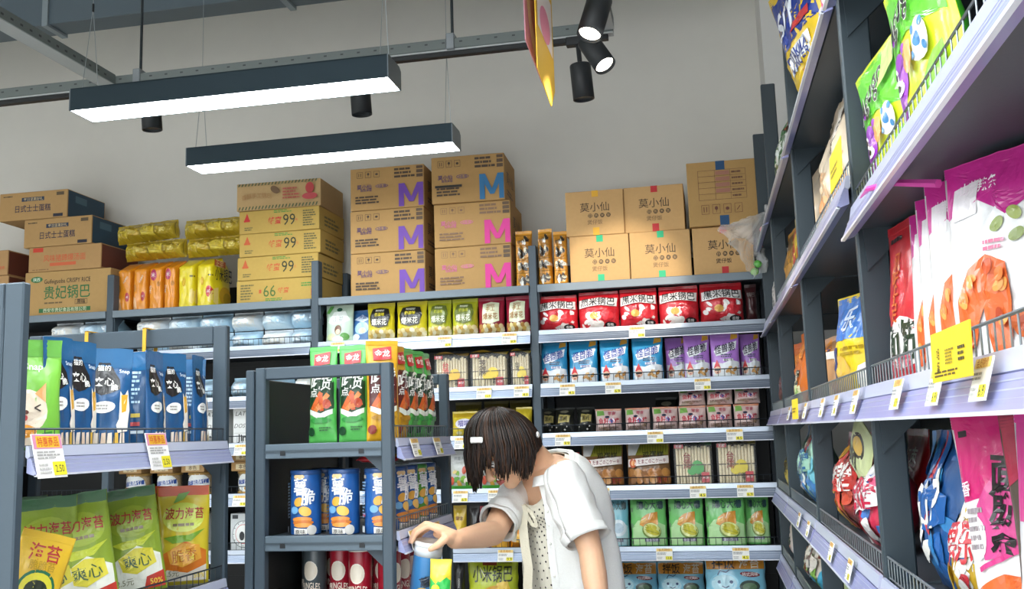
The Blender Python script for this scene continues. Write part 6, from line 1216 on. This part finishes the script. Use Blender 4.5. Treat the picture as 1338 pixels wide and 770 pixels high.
    def bottom(ph):
        ph = (ph + PI) % (2 * PI) - PI                       # -pi..pi, negative = picture left
        tabl = [(-PI, 606), (-2.2, 614), (-1.5, 622), (-1.05, 632), (-.66, 622), (-.52, 596), (-.30, 594), (-.20, 622), (.10, 630), (.22, 612), (.34, 618), (.6, 628), (.9, 606), (1.2, 584), (1.7, 576), (2.4, 586), (PI, 606)]
        for (a, va), (b, vb) in zip(tabl, tabl[1:]):
            if ph <= b: f = (ph - a) / (b - a); return va + (vb - va) * f
        return 606
    cap = MB(); cap.grid(lambda u, v: hair_pt(u * 2 * PI, v, .965), 40, 10, hb[0])
    def sk_(u, v):
        ph = u * 2 * PI; p = hair_pt(ph, 1, .955); zbm = zb(bottom(ph) - 16); inn = .82 if True else 1
        q = cx + (p - cx) * (1 - .12 * v); return (q.x, q.y, p.z + (min(p.z, zbm) - p.z) * v)
    B(cap, 'scalp_hair')
    lk = MB()
    NCL = 38; cl_len = [rd.gauss(0, 5) for _ in range(NCL)]; cl_pull = [rd.uniform(.35, .9) for _ in range(NCL)]; cl_r = [rd.uniform(-.015, .02) for _ in range(NCL)]
    for k in range(1250):
        ph = rd.uniform(-PI, PI); ic = int((ph + PI) / (2 * PI) * NCL) % NCL; pc_ = -PI + (ic + .5) * 2 * PI / NCL; rs = rd.uniform(.965, 1.02) + cl_r[ic]; zbm = zb(bottom(ph) + cl_len[ic] + rd.gauss(0, 2.5)); t0 = rd.uniform(.02, .35); w = rd.uniform(.0014, .0034)
        pts = []; sw = rd.uniform(-.10, .10)
        for j in range(8): t = t0 + (1 - t0) * j / 7; pts.append(hair_pt(ph + sw * (t - .5) * .5 + (pc_ - ph) * cl_pull[ic] * .35 * t * t, t, rs))
        p = pts[-1]; L_ = p.z - zbm
        curl = .24 if ph > .9 or ph < -2.4 else .05
        if L_ > .01:
            for j in range(1, 6): f = j / 5; q = p + (cx - p) * (curl * f * f); q = q.lerp(Vector((0, 0, q.z)) + Vector(((cx + (hair_pt(pc_, 1.5, rs) - cx) * (1 - curl * f * f)).x, (cx + (hair_pt(pc_, 1.5, rs) - cx) * (1 - curl * f * f)).y, 0)), cl_pull[ic] * f * .8); pts.append(Vector((q.x + .004 * math.sin(f * 4 + k), q.y, p.z - L_ * f)))
        n_ = len(pts); rad = [w * (.5 + .5 * min(1, i / 4)) * (1 if i < n_ - 3 else (n_ - i) / 4) + .0003 for i in range(n_)]
        lk.tube(pts, rad, rd.choice(hb), 5)
    B(lk, 'hair_locks')
    d = (-RT * .077 + CAM * .088).normalized(); 
    pc = cx - RT * .079 + CAM * .090; pc.z = zb(574)
    e = MB(); tg_ = (CAM * .079 + RT * .090).normalized()
    M = Matrix.Translation(pc) @ Matrix((tg_, d, Ud)).transposed().to_4x4(); e.box(-.024, -.003, -.0085, .024, .004, .0085, mt('#ecebe6', 'plastic'), .003, M); B(e, 'hair_clip', False)
    e = MB(); ball(e, cx + RT * .098 + CAM * .058 + Vector((0, 0, .03)), .006, .006, .009, mt('#e6e4e0', 'metal'), None, 10, 7); B(e, 'earring')
    # -- dotted dress
    low = HIP + Vector((0, 0, -.50)) + Fd * .05
    class Cloth:
        flat = False
        def __init__(s, tab, top, grow=0, noise_a=.006, seed=0, h=1.0): s.tab, s.top, s.g, s.na, s.seed, s.w, s.h = tab, top, grow, noise_a, seed, .9, h
        def P(s, u, v, e=0):
            th = (u - .5) * 2 * PI; st = s.top(th); q = st + (1 - v) * (s.tab[-1][0] - st)
            a, b = interp(s.tab, q); a += s.g + e; b += s.g + e
            if q <= 1: c = spine_at(q); t0, t1 = spine_at(max(0, q - .04)), spine_at(min(1, q + .04)); tn = (t1 - t0).normalized()
            else: c = HIP.lerp(low, q - 1); tn = (low - HIP).normalized()
            fb = Ld.cross(tn).normalized(); fb = fb if fb.dot(Fd) > 0 else -fb
            sg = lambda x, p: math.copysign(abs(x) ** p, x)
            wv = s.na * (noise.noise((th * 2.2, q * 3, s.seed)) * 1.2 + .8 * math.sin(th * 7 + 2 * noise.noise((q * 3, s.seed, 2))) * (q ** 1.5)) 
            p = c + Ld * ((a + wv) * sg(math.sin(th), .88)) + fb * ((b + wv) * sg(math.cos(th), .88))
            return (p.x, p.y, p.z)
    dtab = [(0, .082, .064), (.10, .128, .086), (.28, .150, .118), (.5, .132, .108), (.78, .165, .122), (1, .178, .13), (2, .29, .26)]
    D = Cloth(dtab, lambda th: .015 + .185 * max(0, math.cos(th - .12)) ** 3.2, 0, .004, 3, 1.1)
    m = MB(); m.grid(lambda u, v: D.P(u, v), 64, 70, mt('#dcd6c4', 'cloth')); dress_o = B(m, 'dress')
    sol = dress_o.modifiers.new('thickness', 'SOLIDIFY'); sol.thickness = .0015
    m = MB(); dk = mt('#23211f', 'ink')
    for j in range(46):
        for i in range(44):
            u = (i + .5 * (j % 2)) / 44; v = .02 + j * .0212
            P0 = Vector(D.P(u, v, .0012)); Pu = Vector(D.P((u + .004) % 1, v, .0012)) - P0; Pv = Vector(D.P(u, v + .004, .0012)) - P0
            if Pu.length < 1e-6 or Pv.length < 1e-6: continue
            Pu.normalize(); Pv = (Pv - Pu * Pv.dot(Pu)).normalized(); rr = .0032
            m.add([P0 + Pu * rr * math.cos(k * PI / 3) + Pv * rr * math.sin(k * PI / 3) for k in range(6)], [tuple(range(6))], dk)
    B(m, 'dot_print', False, None).parent = dress_o
    # -- bow at the neckline
    rb_ = mt('#d6ceb8', 'cloth'); bw = MB(); K0 = Vector(D.P(.5, 1, .012)); off2 = Vector((0, 0, 0))
    CAMk = Vector((-K0.x, -K0.y, 0)).normalized(); RTk = Vector((CAMk.y * -1, CAMk.x, 0)); RTk = RTk if RTk.x > 0 else -RTk
    def ribbon(pts, w, th=.0016):
        pts = [K0 + RTk * a + CAMk * b + Ud * c for a, b, c in pts]; 
        for p, q in zip(pts, pts[1:]):
            t = (q - p).normalized(); s_ = t.cross(CAMk).normalized(); n_ = t.cross(s_)
            vs = [x + s_ * sgn * w / 2 + n_ * sn * th for x in (p - t * .001, q + t * .001) for sgn in (-1, 1) for sn in (-1, 1)]
            bw.add(vs, [(0, 1, 3, 2), (4, 6, 7, 5), (0, 4, 5, 1), (2, 3, 7, 6), (0, 2, 6, 4), (1, 5, 7, 3)], rb_)
    ball(bw, K0, .008, .008, .009, rb_, None, 12, 8)
    ribbon([(0, .004, 0), (-.018, .012, .004), (-.034, .016, -.012), (-.042, .014, -.034), (-.030, .010, -.040), (-.012, .008, -.022), (0, .006, 0)], .010)
    ribbon([(0, .004, 0), (.016, .014, -.012), (.030, .018, -.034), (.034, .014, -.056), (.022, .010, -.052), (.008, .008, -.026), (0, .006, 0)], .010)
    ribbon([(0, .008, 0), (-.006, .018, -.05), (-.002, .028, -.11), (.006, .034, -.17), (.002, .038, -.22), (.004, .042, -.262)], .026)
    ribbon([(0, .006, 0), (-.016, .012, -.03), (-.030, .012, -.07), (-.034, .012, -.098)], .014)
    B(bw, 'bow', False)
    # -- open white shirt
    stab = [(0, .088, .070), (.06, .148, .090), (.16, .170, .110), (.3, .176, .132), (.55, .172, .132), (.8, .180, .140), (1, .186, .145), (1.25, .195, .152)]
    SHT = Cloth(stab, lambda th: .005 + .02 * abs(math.sin(th)), 0, .010, 8, 1.0); wm = mt('#e6e6e2', 'cloth')
    sh = MB(); open_l, open_r = .08, .225           # her left edge and right edge of the opening, as shares of the full turn
    def wrap(u): 
        q = .5 + open_l + (1 - open_l - open_r) * u; return q - 1 if q > 1 else q
    vs = [SHT.P(wrap(i / 64), j / 44) for j in range(45) for i in range(65)]; sh.add(vs, [(j * 65 + i, j * 65 + i + 1, (j + 1) * 65 + i + 1, (j + 1) * 65 + i) for j in range(44) for i in range(64)], wm)
    so_ = B(sh, 'shirt'); sol = so_.modifiers.new('thickness', 'SOLIDIFY'); sol.thickness = .002
    for edge in (0, 1):
        e = MB(); u0 = wrap(.0 if edge == 0 else 1.0); u1 = wrap(.035 if edge == 0 else .965)
        e.grid(lambda i, j: SHT.P(u0 + (u1 - u0) * i, j, .0028), 2, 40, mt('#e8e8e4', 'cloth')); B(e, 'placket').parent = so_
        e = MB()
        for k in range(6): ball(e, Vector(SHT.P((u0 + u1) / 2, .12 + .14 * k, .0045)), .004, .004, .004, mt('#e2e0da', 'plastic'), None, 8, 6)
        B(e, 'buttons').parent = so_
    # collar: a band round the neck, folded open
    e = MB()
    def col(u, v):
        q = wrap(u); th = (q - .5) * 2 * PI; p = Vector(SHT.P(q, 1, .002)); o2 = (p - NB); o2.z = 0; o2 = o2.normalized() if o2.length > 1e-5 else Fd
        z = .020 * math.sin(PI * min(1, v * 1.3)) * (.55 + .45 * abs(math.cos(th / 2 + PI / 2))); return p + o2 * (.003 + .030 * v) + Vector((0, 0, z * .6 - .026 * v))
    e.grid(col, 40, 6, wm); cl = B(e, 'collar'); sol = cl.modifiers.new('thickness', 'SOLIDIFY'); sol.thickness = .002
    # chest pocket
    e = MB(); e.grid(lambda i, j: SHT.P(.5 + .085 + .085 * i, .66 + .14 * j, .004), 6, 6, mt('#e9e9e6', 'cloth')); B(e, 'pocket').parent = so_
    # sleeves
    def sleeve(a, b, r0, r1, seed):
        s_ = MB(); ax_ = (b - a).normalized(); p1 = ax_.cross(Vector((0, 0, 1))); p1 = p1.normalized() if p1.length > .1 else Fd; p2 = ax_.cross(p1).normalized(); L_ = (b - a).length
        def fn(u, v):
            th = 2 * PI * u; rr = r0 + (r1 - r0) * v + .007 * noise.noise((math.cos(th) * 1.6, math.sin(th) * 1.6 + v * 4, seed)) + .004 * math.sin(v * 21 + 2 * math.cos(th)) * v
            if v < .18: rr *= .72 + .28 * (v / .18) ** .6
            droop = Vector((0, 0, -.010 * math.sin(PI * v)))
            p = a + ax_ * (L_ * v) + (p1 * math.cos(th) + p2 * math.sin(th)) * rr + droop; return p
        s_.grid(fn, 30, 22, wm); s_.grid(lambda u, v: Vector(fn(u, .86 + .14 * v)) + (Vector(fn(u, .86 + .14 * v)) - (a + ax_ * L_ * .93)).normalized() * .0035, 30, 3, wm)
        o_ = B(s_, 'sleeve'); sl = o_.modifiers.new('thickness', 'SOLIDIFY'); sl.thickness = .002
    sleeve(SH_L.lerp(NB, .30) + Vector((0, 0, -.012)), SH_L.lerp(EL_L, .86), .064, .064, 3)
    sleeve(SH_R.lerp(NB, .30) + Vector((0, 0, -.012)), SH_R.lerp(EL_R, .80), .056, .056, 6)
    # shoes
    for an in AN:
        e = MB(); ball(e, an + Fd * .06 + Vector((0, 0, -.05)), .038, .038, .030, mt('#2a2a2c', 'matte')); ball(e, an + Fd * .14 + Vector((0, 0, -.058)), .040, .040, .022, mt('#2a2a2c', 'matte')); e.tube([an + Vector((0, 0, -.062)), an + Fd * .08 + Vector((0, 0, -.066)), an + Fd * .17 + Vector((0, 0, -.066))], [.034, .036, .028], mt('#2a2a2c', 'matte'), 12); B(e, 'shoe')
    return r
# the can she holds, tilted over its place on the board
CAN_TOP = pt(561, 708, 2.475)
def held_can():
    o = empty('crisp_can', CAN_TOP); r, h = .036, .225
    tag(o, 'blue crisp can with a white lid held in the person\'s hand', 'crisp can')
    axd = (pt(551, 790, 2.485) - CAN_TOP).normalized(); zc_ = -axd; yc_ = Vector((CAN_TOP.x, CAN_TOP.y, 0)); yc_ = (yc_ - zc_ * yc_.dot(zc_)).normalized(); M = Matrix((yc_.cross(zc_), yc_, zc_)).transposed().to_4x4() @ Matrix.Translation((0, 0, -h))
    o.matrix_world = Matrix.Translation(CAN_TOP) @ M
    MB().lathe([(.001, 0), (r, 0), (r, h - .035), (r, h - .004), (r * .96, h)], mt('#3a7ab0', 'plastic'), 30, None, False).build('can_body', o, True)
    MB().lathe([(r * 1.004, h - .034), (r * 1.008, h - .034), (r * 1.008, h - .010), (r * 1.004, h - .010)], mt('#cdd3d6', 'plastic'), 30, None, False).build('label_band', o, True)
    MB().lathe([(r, h - .010), (r * 1.06, h - .008), (r * 1.06, h + .001), (r * .95, h + .003), (r * .9, h), (.001, h)], mt('#e4e4e0', 'plastic'), 30, None, False).build('lid', o, True)
    dress(o, Can(r, h, 0, PI, .15), [('poly', [(.0, .02), (1, .02), (1, .3), (.7, .38), (.5, .28), (.3, .4), (.0, .3)], '#c22a2c'), ('text', '薯愿', .58, .6, .5, '#1d2a3a', {'b': .05, 'r': .4}), ('ell', .4, .45, .16, .06, '#d9b04a', .3), ('ell', .66, .72, .1, .06, '#e8e4dc')], 'film')
held_can()
p_ = pt(566, 733, 2.43); put(GP, p_.x + .012, p_.y, p_.z - .148, .15, 'yellow and green snack pack gripped beside the held blue can', 'snack pack', None, 0, .06)
woman()
